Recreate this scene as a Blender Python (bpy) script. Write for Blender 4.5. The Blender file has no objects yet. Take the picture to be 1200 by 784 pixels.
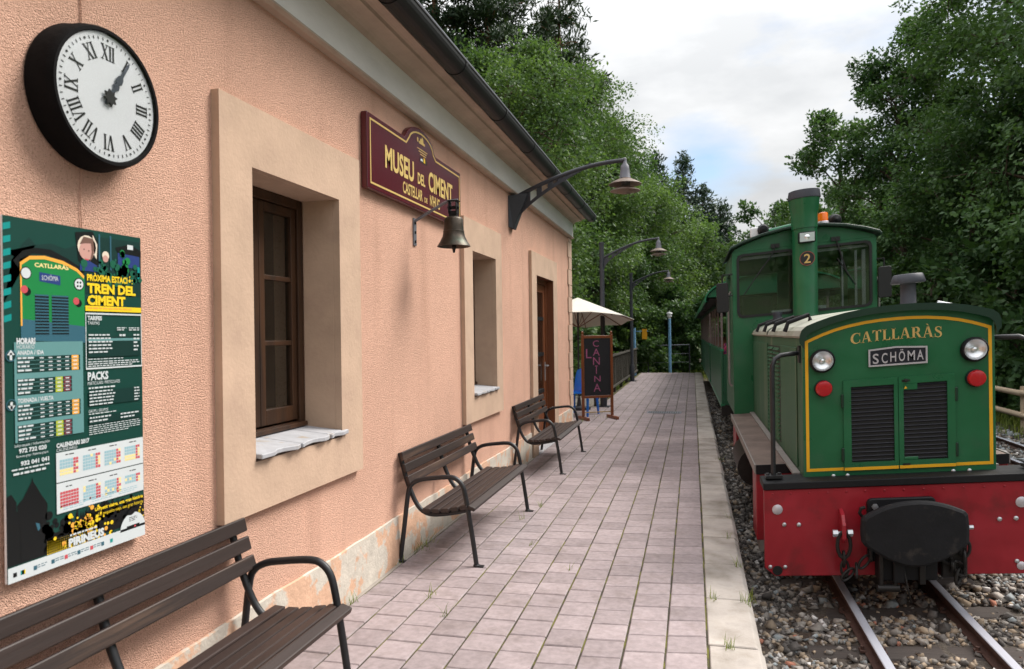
import bpy, bmesh, math, random
import numpy as np
from mathutils import Vector, Matrix
random.seed(7)
SC = bpy.context.scene
R = math.radians

# ------------------------------------------------------------------ camera
cd = bpy.data.cameras.new("camera"); cam = bpy.data.objects.new("camera", cd)
SC.collection.objects.link(cam); SC.camera = cam
cd.sensor_width = 36.0; cd.lens = 25.5; cd.clip_start = 0.05; cd.clip_end = 3000
YAW = math.atan(212 / 850)
cam.location = (0, 0, 1.58)
cam.rotation_mode = 'QUATERNION'
cam.rotation_quaternion = (Matrix.Rotation(YAW, 4, 'Z') @ Matrix.Rotation(R(90), 4, 'X') @ Matrix.Rotation(-0.014, 4, 'Z')).to_quaternion()
cd.dof.use_dof = True; cd.dof.focus_distance = 5.2; cd.dof.aperture_fstop = 4.0

# ------------------------------------------------------------------ sky, sun, exposure
SUN_EL, SUN_AZ = R(50), R(54)          # azimuth measured from +Y towards +X
W = bpy.data.worlds.new("World"); SC.world = W; W.use_nodes = True
nt = W.node_tree; nt.nodes.clear()
def nd(t, typ, **kw):
    n = t.nodes.new(typ)
    for k, v in kw.items():
        if k.startswith('i_'):
            n.inputs[k[2:].replace('_', ' ')].default_value = v
        else: setattr(n, k, v)
    return n
out = nd(nt, 'ShaderNodeOutputWorld'); bg = nd(nt, 'ShaderNodeBackground'); bg.inputs['Strength'].default_value = 0.1
sky = nd(nt, 'ShaderNodeTexSky', sky_type='NISHITA', sun_disc=False, sun_elevation=SUN_EL, sun_rotation=SUN_AZ)
tc = nd(nt, 'ShaderNodeTexCoord')
mp = nd(nt, 'ShaderNodeMapping'); mp.inputs['Scale'].default_value = (1.0, 1.0, 2.6); mp.inputs['Location'].default_value = (0.35, 0.1, 0.0)
n1 = nd(nt, 'ShaderNodeTexNoise', i_Scale=2.1, i_Detail=7.0, i_Roughness=0.58)
n2 = nd(nt, 'ShaderNodeTexNoise', i_Scale=3.4, i_Detail=6.0, i_Roughness=0.55)
nt.links.new(tc.outputs['Generated'], mp.inputs['Vector'])
nt.links.new(mp.outputs['Vector'], n1.inputs['Vector']); nt.links.new(mp.outputs['Vector'], n2.inputs['Vector'])
# broken cloud: a gap low in the north, the rest nearly closed
gap = nd(nt, 'ShaderNodeVectorMath', operation='DISTANCE'); gap.inputs[1].default_value = (0.005, 0.975, 0.215)
nt.links.new(tc.outputs['Generated'], gap.inputs[0])
gm = nd(nt, 'ShaderNodeMapRange', i_From_Min=0.02, i_From_Max=0.10, i_To_Min=-0.15, i_To_Max=0.13)
nt.links.new(gap.outputs['Value'], gm.inputs['Value'])
ad = nd(nt, 'ShaderNodeMath', operation='ADD'); nt.links.new(n1.outputs['Fac'], ad.inputs[0]); nt.links.new(gm.outputs['Result'], ad.inputs[1])
cov = nd(nt, 'ShaderNodeMapRange', i_From_Min=0.34, i_From_Max=0.60); nt.links.new(ad.outputs[0], cov.inputs['Value'])
ccol = nd(nt, 'ShaderNodeValToRGB')
ccol.color_ramp.elements[0].position = 0.36; ccol.color_ramp.elements[0].color = (3.0, 3.06, 3.13, 1)
ccol.color_ramp.elements[1].position = 0.60; ccol.color_ramp.elements[1].color = (4.0, 4.03, 4.06, 1)
nt.links.new(n2.outputs['Fac'], ccol.inputs['Fac'])
mx = nd(nt, 'ShaderNodeMix', data_type='RGBA')
# overcast sky brighter overhead, steepened past the CIE law to light wall and platform
sp = nd(nt, 'ShaderNodeSeparateXYZ'); nt.links.new(tc.outputs['Generated'], sp.inputs[0])
zenith_boost = nd(nt, 'ShaderNodeMapRange', i_From_Min=0.0, i_From_Max=1.0, i_To_Min=0.46, i_To_Max=2.20); nt.links.new(sp.outputs['Z'], zenith_boost.inputs['Value'])
csc = nd(nt, 'ShaderNodeVectorMath', operation='SCALE'); nt.links.new(ccol.outputs['Color'], csc.inputs[0]); nt.links.new(zenith_boost.outputs['Result'], csc.inputs['Scale'])
nt.links.new(cov.outputs['Result'], mx.inputs['Factor']); skd = nd(nt, 'ShaderNodeVectorMath', operation='SCALE'); skd.inputs['Scale'].default_value = 0.62; nt.links.new(sky.outputs['Color'], skd.inputs[0]); nt.links.new(skd.outputs['Vector'], mx.inputs['A']); nt.links.new(csc.outputs['Vector'], mx.inputs['B'])
nt.links.new(mx.outputs['Result'], bg.inputs['Color']); nt.links.new(bg.outputs[0], out.inputs['Surface'])

sl = bpy.data.lights.new("sun", 'SUN'); sl.energy = 1.7; sl.angle = R(27); sl.color = (1.0, 0.95, 0.88)
sun = bpy.data.objects.new("sun", sl); SC.collection.objects.link(sun)
sdir = Vector((math.sin(SUN_AZ) * math.cos(SUN_EL), math.cos(SUN_AZ) * math.cos(SUN_EL), math.sin(SUN_EL)))
sun.rotation_euler = sdir.to_track_quat('Z', 'Y').to_euler()
sun.location = (0, 0, 30)
SC.view_settings.view_transform = 'Standard'; SC.view_settings.look = 'None'
SC.view_settings.exposure = 1.48; SC.view_settings.gamma = 1.0
SC.render.engine = 'CYCLES'
SC.cycles.max_bounces = 7; SC.cycles.transparent_max_bounces = 12; SC.cycles.diffuse_bounces = 3; SC.cycles.glossy_bounces = 3
SC.cycles.use_denoising = True

# ------------------------------------------------------------------ helpers
def s2l(c):
    f = lambda x: (x / 255 / 12.92) if x <= 10 else ((x / 255 + 0.055) / 1.055) ** 2.4
    return (f(c[0]), f(c[1]), f(c[2]), 1)

MATS = {}
def mat(name, col, rough=.6, metal=0., var=.12, vs=6., col2=None, lo=.5, hi=.6, c2s=3., bump=0., bs=60., bd=.01, rand=0., tint=False,
        spec=.5, stretch=(1, 1, 1), emit=0., coat=0., rv=0., wst=0.):
    """one procedural surface: base colour with cloudy variation, optional second colour in worn patches, relief"""
    m = bpy.data.materials.new(name); m.use_nodes = True; t = m.node_tree; t.nodes.clear()
    L = t.links.new
    o = nd(t, 'ShaderNodeOutputMaterial'); b = nd(t, 'ShaderNodeBsdfPrincipled')
    b.inputs['Roughness'].default_value = rough; b.inputs['Metallic'].default_value = metal
    b.inputs['Specular IOR Level'].default_value = spec; b.inputs['Coat Weight'].default_value = coat
    b.inputs['Coat Roughness'].default_value = .12
    L(b.outputs[0], o.inputs['Surface'])
    tcn = nd(t, 'ShaderNodeTexCoord'); oi = nd(t, 'ShaderNodeObjectInfo')
    off = nd(t, 'ShaderNodeMath', operation='MULTIPLY'); off.inputs[1].default_value = 37.0; L(oi.outputs['Random'], off.inputs[0])
    mpn = nd(t, 'ShaderNodeMapping'); mpn.inputs['Scale'].default_value = stretch
    L(tcn.outputs['Object'], mpn.inputs['Vector'])
    if rand: L(off.outputs[0], mpn.inputs['Location'])
    V = mpn.outputs['Vector']
    col = col if len(col) == 4 else s2l(col)
    nz = nd(t, 'ShaderNodeTexNoise', i_Scale=vs, i_Detail=6.0, i_Roughness=.6); L(V, nz.inputs['Vector'])
    f = nd(t, 'ShaderNodeMapRange', i_From_Min=.25, i_From_Max=.75, i_To_Min=1 - var, i_To_Max=1 + var); L(nz.outputs['Fac'], f.inputs['Value'])
    fac = f.outputs['Result']
    if rand:
        f2 = nd(t, 'ShaderNodeMapRange', i_To_Min=1 - rand, i_To_Max=1 + rand); L(oi.outputs['Random'], f2.inputs['Value'])
        mu = nd(t, 'ShaderNodeMath', operation='MULTIPLY'); L(fac, mu.inputs[0]); L(f2.outputs['Result'], mu.inputs[1]); fac = mu.outputs[0]
    if tint:
        at = nd(t, 'ShaderNodeAttribute', attribute_name='tint')
        a1 = nd(t, 'ShaderNodeMath', operation='ADD'); a1.inputs[1].default_value = 1.0; L(at.outputs['Fac'], a1.inputs[0])
        mu = nd(t, 'ShaderNodeMath', operation='MULTIPLY'); L(fac, mu.inputs[0]); L(a1.outputs[0], mu.inputs[1]); fac = mu.outputs[0]
    if wst:      # broad stains that run across neighbouring pieces
        ge = nd(t, 'ShaderNodeNewGeometry'); wn = nd(t, 'ShaderNodeTexNoise', i_Scale=1.7, i_Detail=7.0, i_Roughness=.62); L(ge.outputs['Position'], wn.inputs['Vector'])
        f3 = nd(t, 'ShaderNodeMapRange', i_From_Min=.3, i_From_Max=.7, i_To_Min=1 - wst, i_To_Max=1 + wst * .7); L(wn.outputs['Fac'], f3.inputs['Value'])
        mu = nd(t, 'ShaderNodeMath', operation='MULTIPLY'); L(fac, mu.inputs[0]); L(f3.outputs['Result'], mu.inputs[1]); fac = mu.outputs[0]
    base = None
    if col2 is not None:
        col2 = col2 if len(col2) == 4 else s2l(col2)
        nz2 = nd(t, 'ShaderNodeTexNoise', i_Scale=c2s, i_Detail=8.0, i_Roughness=.62); L(V, nz2.inputs['Vector'])
        th = nd(t, 'ShaderNodeMapRange', i_From_Min=lo, i_From_Max=hi); L(nz2.outputs['Fac'], th.inputs['Value'])
        mc = nd(t, 'ShaderNodeMix', data_type='RGBA'); mc.inputs['A'].default_value = col; mc.inputs['B'].default_value = col2
        L(th.outputs['Result'], mc.inputs['Factor']); base = mc.outputs['Result']
    vm = nd(t, 'ShaderNodeVectorMath', operation='SCALE')
    if base is not None: L(base, vm.inputs[0])
    else: vm.inputs[0].default_value = col[:3]
    L(fac, vm.inputs['Scale']); L(vm.outputs['Vector'], b.inputs['Base Color'])
    if rv:
        rr = nd(t, 'ShaderNodeMapRange', i_From_Min=.3, i_From_Max=.7, i_To_Min=max(0, rough - rv), i_To_Max=min(1, rough + rv)); L(nz.outputs['Fac'], rr.inputs['Value'])
        L(rr.outputs['Result'], b.inputs['Roughness'])
    if bump:
        nb = nd(t, 'ShaderNodeTexNoise', i_Scale=bs, i_Detail=4.0, i_Roughness=.6); L(V, nb.inputs['Vector'])
        bp = nd(t, 'ShaderNodeBump', i_Strength=bump, i_Distance=bd); L(nb.outputs['Fac'], bp.inputs['Height']); L(bp.outputs['Normal'], b.inputs['Normal'])
    if emit:
        b.inputs['Emission Color'].default_value = col; b.inputs['Emission Strength'].default_value = emit
    MATS[name] = m
    return m

class MB:
    """collects shapes and links them as ONE mesh object"""
    def __init__(s): s.v = []; s.f = []; s.m = []; s.s = []; s.X = None
    def add(s, vs, fs, m=0, sm=False):
        k = len(s.v)
        if s.X is not None: vs = [tuple(s.X @ Vector(p)) for p in vs]
        s.v.extend([tuple(p) for p in vs])
        for f in fs: s.f.append(tuple(i + k for i in f)); s.m.append(m); s.s.append(sm)
        return s
    def bx(s, x0, x1, y0, y1, z0, z1, m=0):
        return s.add([(x0,y0,z0),(x1,y0,z0),(x1,y1,z0),(x0,y1,z0),(x0,y0,z1),(x1,y0,z1),(x1,y1,z1),(x0,y1,z1)],
                     [(3,2,1,0),(4,5,6,7),(0,1,5,4),(1,2,6,5),(2,3,7,6),(3,0,4,7)], m)
    def box(s, c, d, m=0):
        return s.bx(c[0]-d[0]/2, c[0]+d[0]/2, c[1]-d[1]/2, c[1]+d[1]/2, c[2]-d[2]/2, c[2]+d[2]/2, m)
    def prism(s, poly, a0, a1, axis='y', m=0, sm=False):
        mp_ = {'x': lambda u, v, a: (a, u, v), 'y': lambda u, v, a: (u, a, v), 'z': lambda u, v, a: (u, v, a)}[axis]
        n = len(poly); vs = [mp_(u, v, a0) for u, v in poly] + [mp_(u, v, a1) for u, v in poly]
        k = len(s.v)
        s.add(vs, [tuple(range(n))[::-1], tuple(range(n, 2 * n))], m)
        if s.X is not None: pass
        for i in range(n):
            j = (i + 1) % n; s.f.append((k + i, k + j, k + n + j, k + n + i)); s.m.append(m); s.s.append(sm)
        return s
    def tube(s, pts, r, n=8, m=0, cap=True, closed=False):
        P = [Vector(p) for p in pts]; N = len(P)
        rs = r if isinstance(r, (list, tuple)) else [r] * N
        T = []
        for i in range(N):
            if closed: d = P[(i + 1) % N] - P[i - 1]
            else: d = (P[min(i + 1, N - 1)] - P[max(i - 1, 0)])
            T.append(d.normalized())
        a = Vector((0, 0, 1)) if abs(T[0].z) < .9 else Vector((1, 0, 0))
        u = T[0].cross(a).normalized(); vs = []
        for i in range(N):
            u = (u - T[i] * u.dot(T[i])).normalized(); w = T[i].cross(u)
            for k in range(n):
                an = 2 * math.pi * k / n; vs.append(tuple(P[i] + (u * math.cos(an) + w * math.sin(an)) * rs[i]))
        fs = []
        for i in range(N if closed else N - 1):
            for k in range(n):
                k2 = (k + 1) % n; i2 = (i + 1) % N
                fs.append((i * n + k, i * n + k2, i2 * n + k2, i2 * n + k))
        s.add(vs, fs, m, True)
        if cap and not closed:
            k0 = len(s.v) - N * n
            s.f.append(tuple(range(k0, k0 + n))[::-1]); s.m.append(m); s.s.append(False)
            s.f.append(tuple(range(k0 + (N - 1) * n, k0 + N * n))); s.m.append(m); s.s.append(False)
        return s
    def lathe(s, prof, c=(0, 0, 0), n=24, axis='z', m=0, sm=True):
        vs = []; fs = []
        for r, h in prof:
            for k in range(n):
                a = 2 * math.pi * k / n; x, y = r * math.cos(a), r * math.sin(a)
                p = {'z': (x, y, h), 'x': (h, x, y), 'y': (x, h, y)}[axis]
                vs.append((p[0] + c[0], p[1] + c[1], p[2] + c[2]))
        for i in range(len(prof) - 1):
            for k in range(n):
                k2 = (k + 1) % n; fs.append((i * n + k, i * n + k2, (i + 1) * n + k2, (i + 1) * n + k))
        s.add(vs, fs, m, sm)
        k0 = len(s.v) - len(vs)
        if prof[0][0] > 1e-5: s.f.append(tuple(range(k0, k0 + n))[::-1]); s.m.append(m); s.s.append(False)
        if prof[-1][0] > 1e-5: s.f.append(tuple(range(k0 + len(vs) - n, k0 + len(vs)))); s.m.append(m); s.s.append(False)
        return s
    def plate(s, poly, O, U, V, Nn, t0=0., t1=.001, m=0):
        """a flat shape (u,v) on plane O+uU+vV, between heights t0 and t1 along Nn"""
        O, U, V, Nn = Vector(O), Vector(U), Vector(V), Vector(Nn); n = len(poly)
        vs = [tuple(O + U * a + V * b + Nn * t0) for a, b in poly] + [tuple(O + U * a + V * b + Nn * t1) for a, b in poly]
        fs = [tuple(range(n))[::-1], tuple(range(n, 2 * n))] + [(i, (i + 1) % n, n + (i + 1) % n, n + i) for i in range(n)]
        return s.add(vs, fs, m)
    def flat(s, vs2, fs2, O, U, V, Nn, t=.001, m=0):
        O, U, V, Nn = Vector(O), Vector(U), Vector(V), Vector(Nn)
        return s.add([tuple(O + U * a + V * b + Nn * t) for a, b in vs2], fs2, m)
    def ob(s, name, mats, parent=None, bev=0., seg=2, loc=None, recalc=True, xf=None):
        if not isinstance(mats, (list, tuple)): mats = [mats]
        vs = [xf(*p) for p in s.v] if xf else s.v
        me = bpy.data.meshes.new(name); me.from_pydata(vs, [], s.f)
        for q in mats: me.materials.append(q)
        me.polygons.foreach_set('material_index', s.m); me.polygons.foreach_set('use_smooth', s.s)
        if recalc:
            b = bmesh.new(); b.from_mesh(me); bmesh.ops.recalc_face_normals(b, faces=b.faces); b.to_mesh(me); b.free()
        if any(s.s): me.set_sharp_from_angle(angle=R(42))
        me.update()
        o = bpy.data.objects.new(name, me); SC.collection.objects.link(o)
        if parent is not None: o.parent = parent
        if loc: o.location = loc
        if bev:
            md = o.modifiers.new('bevel', 'BEVEL'); md.width = bev; md.segments = seg; md.limit_method = 'ANGLE'; md.angle_limit = R(40)
            md.use_clamp_overlap = True; md.harden_normals = False
        return o

def tag(o, label=None, cat=None, group=None, kind=None):
    if label: o['label'] = label
    if cat: o['category'] = cat
    if group: o['group'] = group
    if kind: o['kind'] = kind
    return o
def thing(name, label, cat, loc=(0, 0, 0), rz=0., group=None):
    o = bpy.data.objects.new(name, None); SC.collection.objects.link(o); o.location = loc; o.rotation_euler = (0, 0, rz)
    o.empty_display_size = .2
    return tag(o, label, cat, group)
KIDS = {}
def dup(root, loc, rz=0., label=None):
    """a copy of a thing with copies of its parts and sub-parts"""
    def cp(o, par):
        c = o.copy(); SC.collection.objects.link(c)
        if par is not None: c.parent = par
        for ch in list(o.children): cp(ch, c)
        return c
    c = cp(root, None); c.location = loc; c.rotation_euler = (0, 0, rz)
    if label: c['label'] = label
    return c
def inst(me, name, parent, loc, rz=0., sc=None, mods=None):
    o = bpy.data.objects.new(name, me); SC.collection.objects.link(o); o.parent = parent; o.location = loc
    if rz: o.rotation_euler = (0, 0, rz)
    if sc: o.scale = sc
    return o

TXT = {}
def text2(sx, bold=0., res=3):
    k = (sx, bold, res)
    if k not in TXT:
        c = bpy.data.curves.new('lettering', 'FONT'); c.body = sx; c.size = 1; c.offset = bold; c.resolution_u = res
        o = bpy.data.objects.new('lettering', c); me = bpy.data.meshes.new_from_object(o)
        vs = [(v.co.x, v.co.y) for v in me.vertices]; fs = [tuple(p.vertices) for p in me.polygons]
        bpy.data.objects.remove(o); bpy.data.curves.remove(c); bpy.data.meshes.remove(me)
        TXT[k] = (vs, fs)
    return TXT[k]
def put_text(mb, sx, u0, u1, v0, v1, O, U, V, Nn, t=.001, m=0, bold=0., res=3, base=True):
    """lettering filling the box u0..u1; v0 = baseline, v1 = capital height"""
    vs, fs = text2(sx, bold, res)
    xs = [p[0] for p in vs]; a, b = min(xs), max(xs)
    cap = .70 + bold
    w = [((p[0] - a) / (b - a) * (u1 - u0) + u0, p[1] / cap * (v1 - v0) + v0) for p in vs]
    mb.flat(w, fs, O, U, V, Nn, t, m)
def arc(cx, cz, r, a0, a1, n=8, ry=None):
    ry = r if ry is None else ry
    return [(cx + r * math.cos(R(a0 + (a1 - a0) * i / n)), cz + ry * math.sin(R(a0 + (a1 - a0) * i / n))) for i in range(n + 1)]
def band(pts, w, closed=False):
    """2-D outline quads along a polyline of width w -> list of 4-point polys"""
    out_ = []; P = [Vector(p) for p in pts]; n = len(P); L_ = []; 
    for i in range(n):
        if closed: a, b = P[i - 1], P[(i + 1) % n]
        else: a, b = P[max(i - 1, 0)], P[min(i + 1, n - 1)]
        d1 = (P[i] - a).normalized() if (P[i] - a).length > 1e-9 else (b - P[i]).normalized()
        d2 = (b - P[i]).normalized() if (b - P[i]).length > 1e-9 else d1
        nn = Vector((-(d1 + d2).y, (d1 + d2).x)).normalized(); c = max(.35, nn.dot(Vector((-d1.y, d1.x))))
        ww = (w[i] if isinstance(w, (list, tuple)) else w) / 2 / c
        L_.append((P[i] + nn * ww, P[i] - nn * ww))
    for i in range(n if closed else n - 1):
        j = (i + 1) % n; out_.append([tuple(L_[i][0]), tuple(L_[j][0]), tuple(L_[j][1]), tuple(L_[i][1])])
    return out_
def rrect(x0, x1, y0, y1, r, n=4):
    return arc(x1 - r, y1 - r, r, 0, 90, n) + arc(x0 + r, y1 - r, r, 90, 180, n) + arc(x0 + r, y0 + r, r, 180, 270, n) + arc(x1 - r, y0 + r, r, 270, 360, n)
def panel(mb, us, vs, holes, put, t, m=0):
    """a sheet of thickness t over grid lines us x vs with the listed cells left open; put(u,v,d) -> point"""
    hs = set(holes); nu, nv = len(us) - 1, len(vs) - 1
    for i in range(nu):
        for j in range(nv):
            if (i, j) in hs: continue
            q = [(us[i], vs[j]), (us[i + 1], vs[j]), (us[i + 1], vs[j + 1]), (us[i], vs[j + 1])]
            mb.add([put(a, b, 0) for a, b in q], [(0, 1, 2, 3)], m); mb.add([put(a, b, t) for a, b in q], [(3, 2, 1, 0)], m)
            for e, (di, dj) in enumerate(((0, -1), (1, 0), (0, 1), (-1, 0))):
                ii, jj = i + di, j + dj
                if ii < 0 or jj < 0 or ii >= nu or jj >= nv or (ii, jj) in hs:
                    a, b = q[e], q[(e + 1) % 4]
                    mb.add([put(*a, 0), put(*a, t), put(*b, t), put(*b, 0)], [(0, 1, 2, 3)], m)
# ------------------------------------------------------------------ surfaces
def stucco_mat():
    m = mat('peach_roughcast', (238, 190, 166), rough=.95, var=.10, vs=1.3, spec=.2)
    t = m.node_tree; L = t.links.new; b = [n for n in t.nodes if n.type == 'BSDF_PRINCIPLED'][0]
    tcn = [n for n in t.nodes if n.type == 'TEX_COORD'][0]
    nb = nd(t, 'ShaderNodeTexNoise', i_Scale=85.0, i_Detail=6.0, i_Roughness=.7); L(tcn.outputs['Object'], nb.inputs['Vector'])
    nc = nd(t, 'ShaderNodeTexVoronoi', i_Scale=245.0); L(tcn.outputs['Object'], nc.inputs['Vector'])
    sm = nd(t, 'ShaderNodeMath', operation='ADD'); L(nb.outputs['Fac'], sm.inputs[0])
    hs = nd(t, 'ShaderNodeMath', operation='MULTIPLY'); hs.inputs[1].default_value = -1.15; L(nc.outputs['Distance'], hs.inputs[0]); L(hs.outputs[0], sm.inputs[1])
    bp = nd(t, 'ShaderNodeBump', i_Strength=1.0, i_Distance=.0065); L(sm.outputs[0], bp.inputs['Height']); L(bp.outputs['Normal'], b.inputs['Normal'])
    # shade of the roughcast pits painted as small dark specks, a few run stains from above
    gr = nd(t, 'ShaderNodeTexNoise', i_Scale=120.0, i_Detail=4.0); L(tcn.outputs['Object'], gr.inputs['Vector'])
    pit_shade = nd(t, 'ShaderNodeMapRange', i_From_Min=.57, i_From_Max=.68, i_To_Max=.5); L(gr.outputs['Fac'], pit_shade.inputs['Value'])
    st_m = nd(t, 'ShaderNodeMapping'); st_m.inputs['Scale'].default_value = (1, 2.2, .22); L(tcn.outputs['Object'], st_m.inputs['Vector'])
    st = nd(t, 'ShaderNodeTexNoise', i_Scale=2.0, i_Detail=6.0); L(st_m.outputs[0], st.inputs['Vector'])
    stt = nd(t, 'ShaderNodeMapRange', i_From_Min=.52, i_From_Max=.78, i_To_Max=.42); L(st.outputs['Fac'], stt.inputs['Value'])
    src = b.inputs['Base Color'].links[0].from_socket
    m1 = nd(t, 'ShaderNodeMix', data_type='RGBA'); m1.inputs['B'].default_value = s2l((150, 98, 76)); L(src, m1.inputs['A']); L(pit_shade.outputs['Result'], m1.inputs['Factor'])
    m2 = nd(t, 'ShaderNodeMix', data_type='RGBA'); m2.inputs['B'].default_value = s2l((196, 146, 124)); L(m1.outputs['Result'], m2.inputs['A']); L(stt.outputs['Result'], m2.inputs['Factor'])
    L(m2.outputs['Result'], b.inputs['Base Color'])
    return m
STUCCO = stucco_mat()
TAUPE = mat('taupe_render', (194, 166, 144), rough=.9, var=.13, vs=3, col2=(186, 158, 138), lo=.5, hi=.72, c2s=5, bump=.25, bs=45, spec=.2)
QUOIN = mat('quoin_render', (196, 168, 148), rough=.9, var=.08, vs=5, bump=.25, bs=45, spec=.2)
PLINTH = mat('peeling_plinth', (196, 188, 176), rough=.93, var=.16, vs=9, col2=(206, 168, 142), lo=.50, hi=.53, c2s=3.4, bump=.5, bs=40, spec=.2)
FRIEZE = mat('grey_frieze', (236, 232, 228), rough=.9, var=.13, vs=3, bump=.3, bs=60, spec=.2, stretch=(1, .35, 1))
SOFFIT = mat('brown_soffit', (186, 166, 150), rough=.88, var=.16, vs=4, bump=.2, bs=50, spec=.2)
GUTTER = mat('black_gutter', (17, 17, 19), rough=.55, var=.25, vs=5, spec=.5)
TILE = mat('clay_roof_tile', (168, 108, 82), rough=.9, var=.2, vs=12, col2=(120, 96, 82), lo=.5, hi=.62, c2s=9, bump=.3, bs=60, rand=.15)
SLATE = mat('sill_stone', (168, 168, 172), rough=.75, var=.14, vs=11, col2=(164, 150, 134), lo=.58, hi=.68, c2s=7, bump=.3, bs=22, bd=.006)
WOODWIN = mat('window_timber', (62, 36, 16), rough=.5, var=.3, vs=10, stretch=(1, 1, .12), bump=.12, bs=60, col2=(34, 19, 10), lo=.45, hi=.7, c2s=8)
WOODDOOR = mat('door_timber', (110, 60, 30), rough=.5, var=.22, vs=12, stretch=(1, 1, .1), bump=.1, bs=60)
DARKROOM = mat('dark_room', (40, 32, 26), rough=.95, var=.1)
PAVER = mat('mauve_paver', (150, 138, 139), rough=.9, var=.2, vs=26, rand=.13, wst=.13, tint=True, bump=.35, bs=180, bd=.004, col2=(136, 124, 123), lo=.5, hi=.72, c2s=6, spec=.25)
COPING = mat('coping_concrete', (174, 166, 159), rough=.9, var=.2, vs=9, rand=.06, wst=.2, bump=.35, bs=90, bd=.005, col2=(120, 112, 102), lo=.46, hi=.72, c2s=4.5, spec=.25)
JOINT = mat('mossy_joint', (58, 54, 42), rough=1, var=.3, vs=9, col2=(98, 96, 34), lo=.46, hi=.58, c2s=4.2, bump=.5, bs=70)
CONCRETE = mat('terrace_concrete', (150, 142, 134), rough=.92, var=.14, vs=3, bump=.2, bs=40)
SOIL = mat('forest_soil', (58, 56, 38), rough=1, var=.35, vs=1.2, col2=(50, 68, 30), lo=.32, hi=.5, c2s=.8, bump=.6, bs=6, bd=.05)
BED = mat('ballast_fines', (84, 76, 68), rough=1, var=.4, vs=30, col2=(66, 52, 42), lo=.45, hi=.62, c2s=2.2, bump=1.0, bs=34, bd=.03)
STONE = mat('ballast_stone', (150, 142, 134), rough=.88, var=.2, vs=30, bump=.4, bs=70, bd=.004, tint=True)
RAILTOP = mat('polished_rail', (186, 188, 198), rough=.42, metal=.35, var=.15, vs=9, stretch=(1, .05, 1))
RAILRUST = mat('rusty_rail', (74, 50, 42), rough=.8, var=.3, vs=18, bump=.3, bs=60)
SLEEPER = mat('weathered_sleeper', (72, 64, 60), rough=.95, var=.35, vs=8, stretch=(.12, 1, 1), bump=.7, bs=40, bd=.01, rand=.2)
SLATW = mat('dark_bench_timber', (46, 35, 32), rough=.5, var=.34, vs=16, stretch=(1, .045, 1), bump=.4, bs=60, bd=.003, rand=.16, col2=(86, 66, 54), lo=.55, hi=.72, c2s=17)
IRON = mat('black_painted_iron', (30, 30, 33), rough=.42, var=.2, vs=14, spec=.5, rv=.1)
LAMPIRON = mat('grey_lamp_iron', (48, 49, 56), rough=.5, var=.14, vs=12)
LAMPRUST = mat('lamp_dish', (122, 108, 98), rough=.6, var=.25, vs=9, col2=(96, 74, 62), lo=.5, hi=.65, c2s=7)
LAMPGREY = mat('lamp_neck', (104, 104, 112), rough=.5, var=.12, vs=10, metal=.2)
BRONZE = mat('bell_bronze', (74, 66, 58), rough=.45, metal=.75, var=.35, vs=14, col2=(60, 74, 64), lo=.52, hi=.68, c2s=9, bump=.15, bs=40)
STEEL = mat('bracket_steel', (120, 122, 130), rough=.5, metal=.5, var=.15)
MAROON = mat('maroon_enamel', (82, 16, 30), rough=.26, var=.08, vs=4, coat=.3)
GOLD = mat('sign_gold', (214, 186, 112), rough=.4, var=.06)
CLOCKW = mat('clock_dial', (236, 240, 243), rough=.35, var=.03, coat=.4)
BLACKP = mat('black_print', (18, 18, 20), rough=.5, var=.1)
GREYP = mat('clock_hand_metal', (96, 102, 112), rough=.3, metal=.3)
CASE = mat('clock_case', (13, 12, 13), rough=.85, spec=.15, var=.3, vs=16, bump=.25, bs=50)
GREEN = mat('loco_green', (24, 92, 56), rough=.36, var=.14, vs=3.0, coat=.2, rv=.12, bump=.10, bs=2.2, bd=.06, col2=(50, 88, 64), lo=.52, hi=.82, c2s=5)
GREENWORN_SHEEN = mat('worn_sheen_loco_green', (32, 84, 56), rough=.5, var=.14, vs=5, stretch=(1, 1.6, .16), col2=(116, 120, 96), lo=.52, hi=.74, c2s=4.2)  # worn green; the pale second colour also paints in streaks of reflection
ROOFGREY = mat('faded_hood_top', (156, 156, 144), rough=.6, var=.14, vs=3, col2=(128, 134, 112), lo=.45, hi=.7, c2s=2.5)
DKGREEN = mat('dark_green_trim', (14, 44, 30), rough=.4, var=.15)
RED = mat('beam_red', (142, 15, 32), rough=.44, var=.18, vs=5, coat=.15, col2=(92, 26, 28), lo=.52, hi=.78, c2s=4, rv=.14, bump=.10, bs=2.6, bd=.06)
REDLENS = mat('red_lens', (168, 12, 26), rough=.25, var=.05, coat=.5)
YELLOW = mat('coach_yellow', (226, 166, 24), rough=.45, var=.08, vs=10)
LETTERGOLD = mat('lettering_gold', (198, 164, 96), rough=.45, var=.06)
BLACK = mat('matt_black_paint', (17, 17, 20), rough=.6, spec=.3, var=.2, vs=10, rv=.1)
RUBBER = mat('black_rubber', (14, 14, 15), rough=.55, var=.1)
OILY = mat('oily_steel', (38, 35, 34), rough=.5, metal=.4, var=.35, vs=20)
BOLT = mat('bright_bolt', (190, 192, 196), rough=.35, metal=.8, var=.12)
CHROME = mat('lamp_reflector', (236, 238, 240), rough=.3, metal=1.0, var=.05)
SLATE_BOARD = mat('running_board', (112, 96, 88), rough=.85, var=.2, vs=6, col2=(80, 68, 62), lo=.45, hi=.7, c2s=2.5, bump=.3, bs=60)
EDGEGREY = mat('board_edge', (128, 122, 118), rough=.7, var=.15, vs=9)
PLATEBLUE = mat('nameplate_black', (22, 20, 34), rough=.4, var=.05)
ALU = mat('nameplate_aluminium', (196, 190, 196), rough=.4, metal=.5, var=.06)
AMBER = mat('amber_lens', (224, 106, 10), rough=.2, var=.08, coat=.5, emit=.12)
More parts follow.
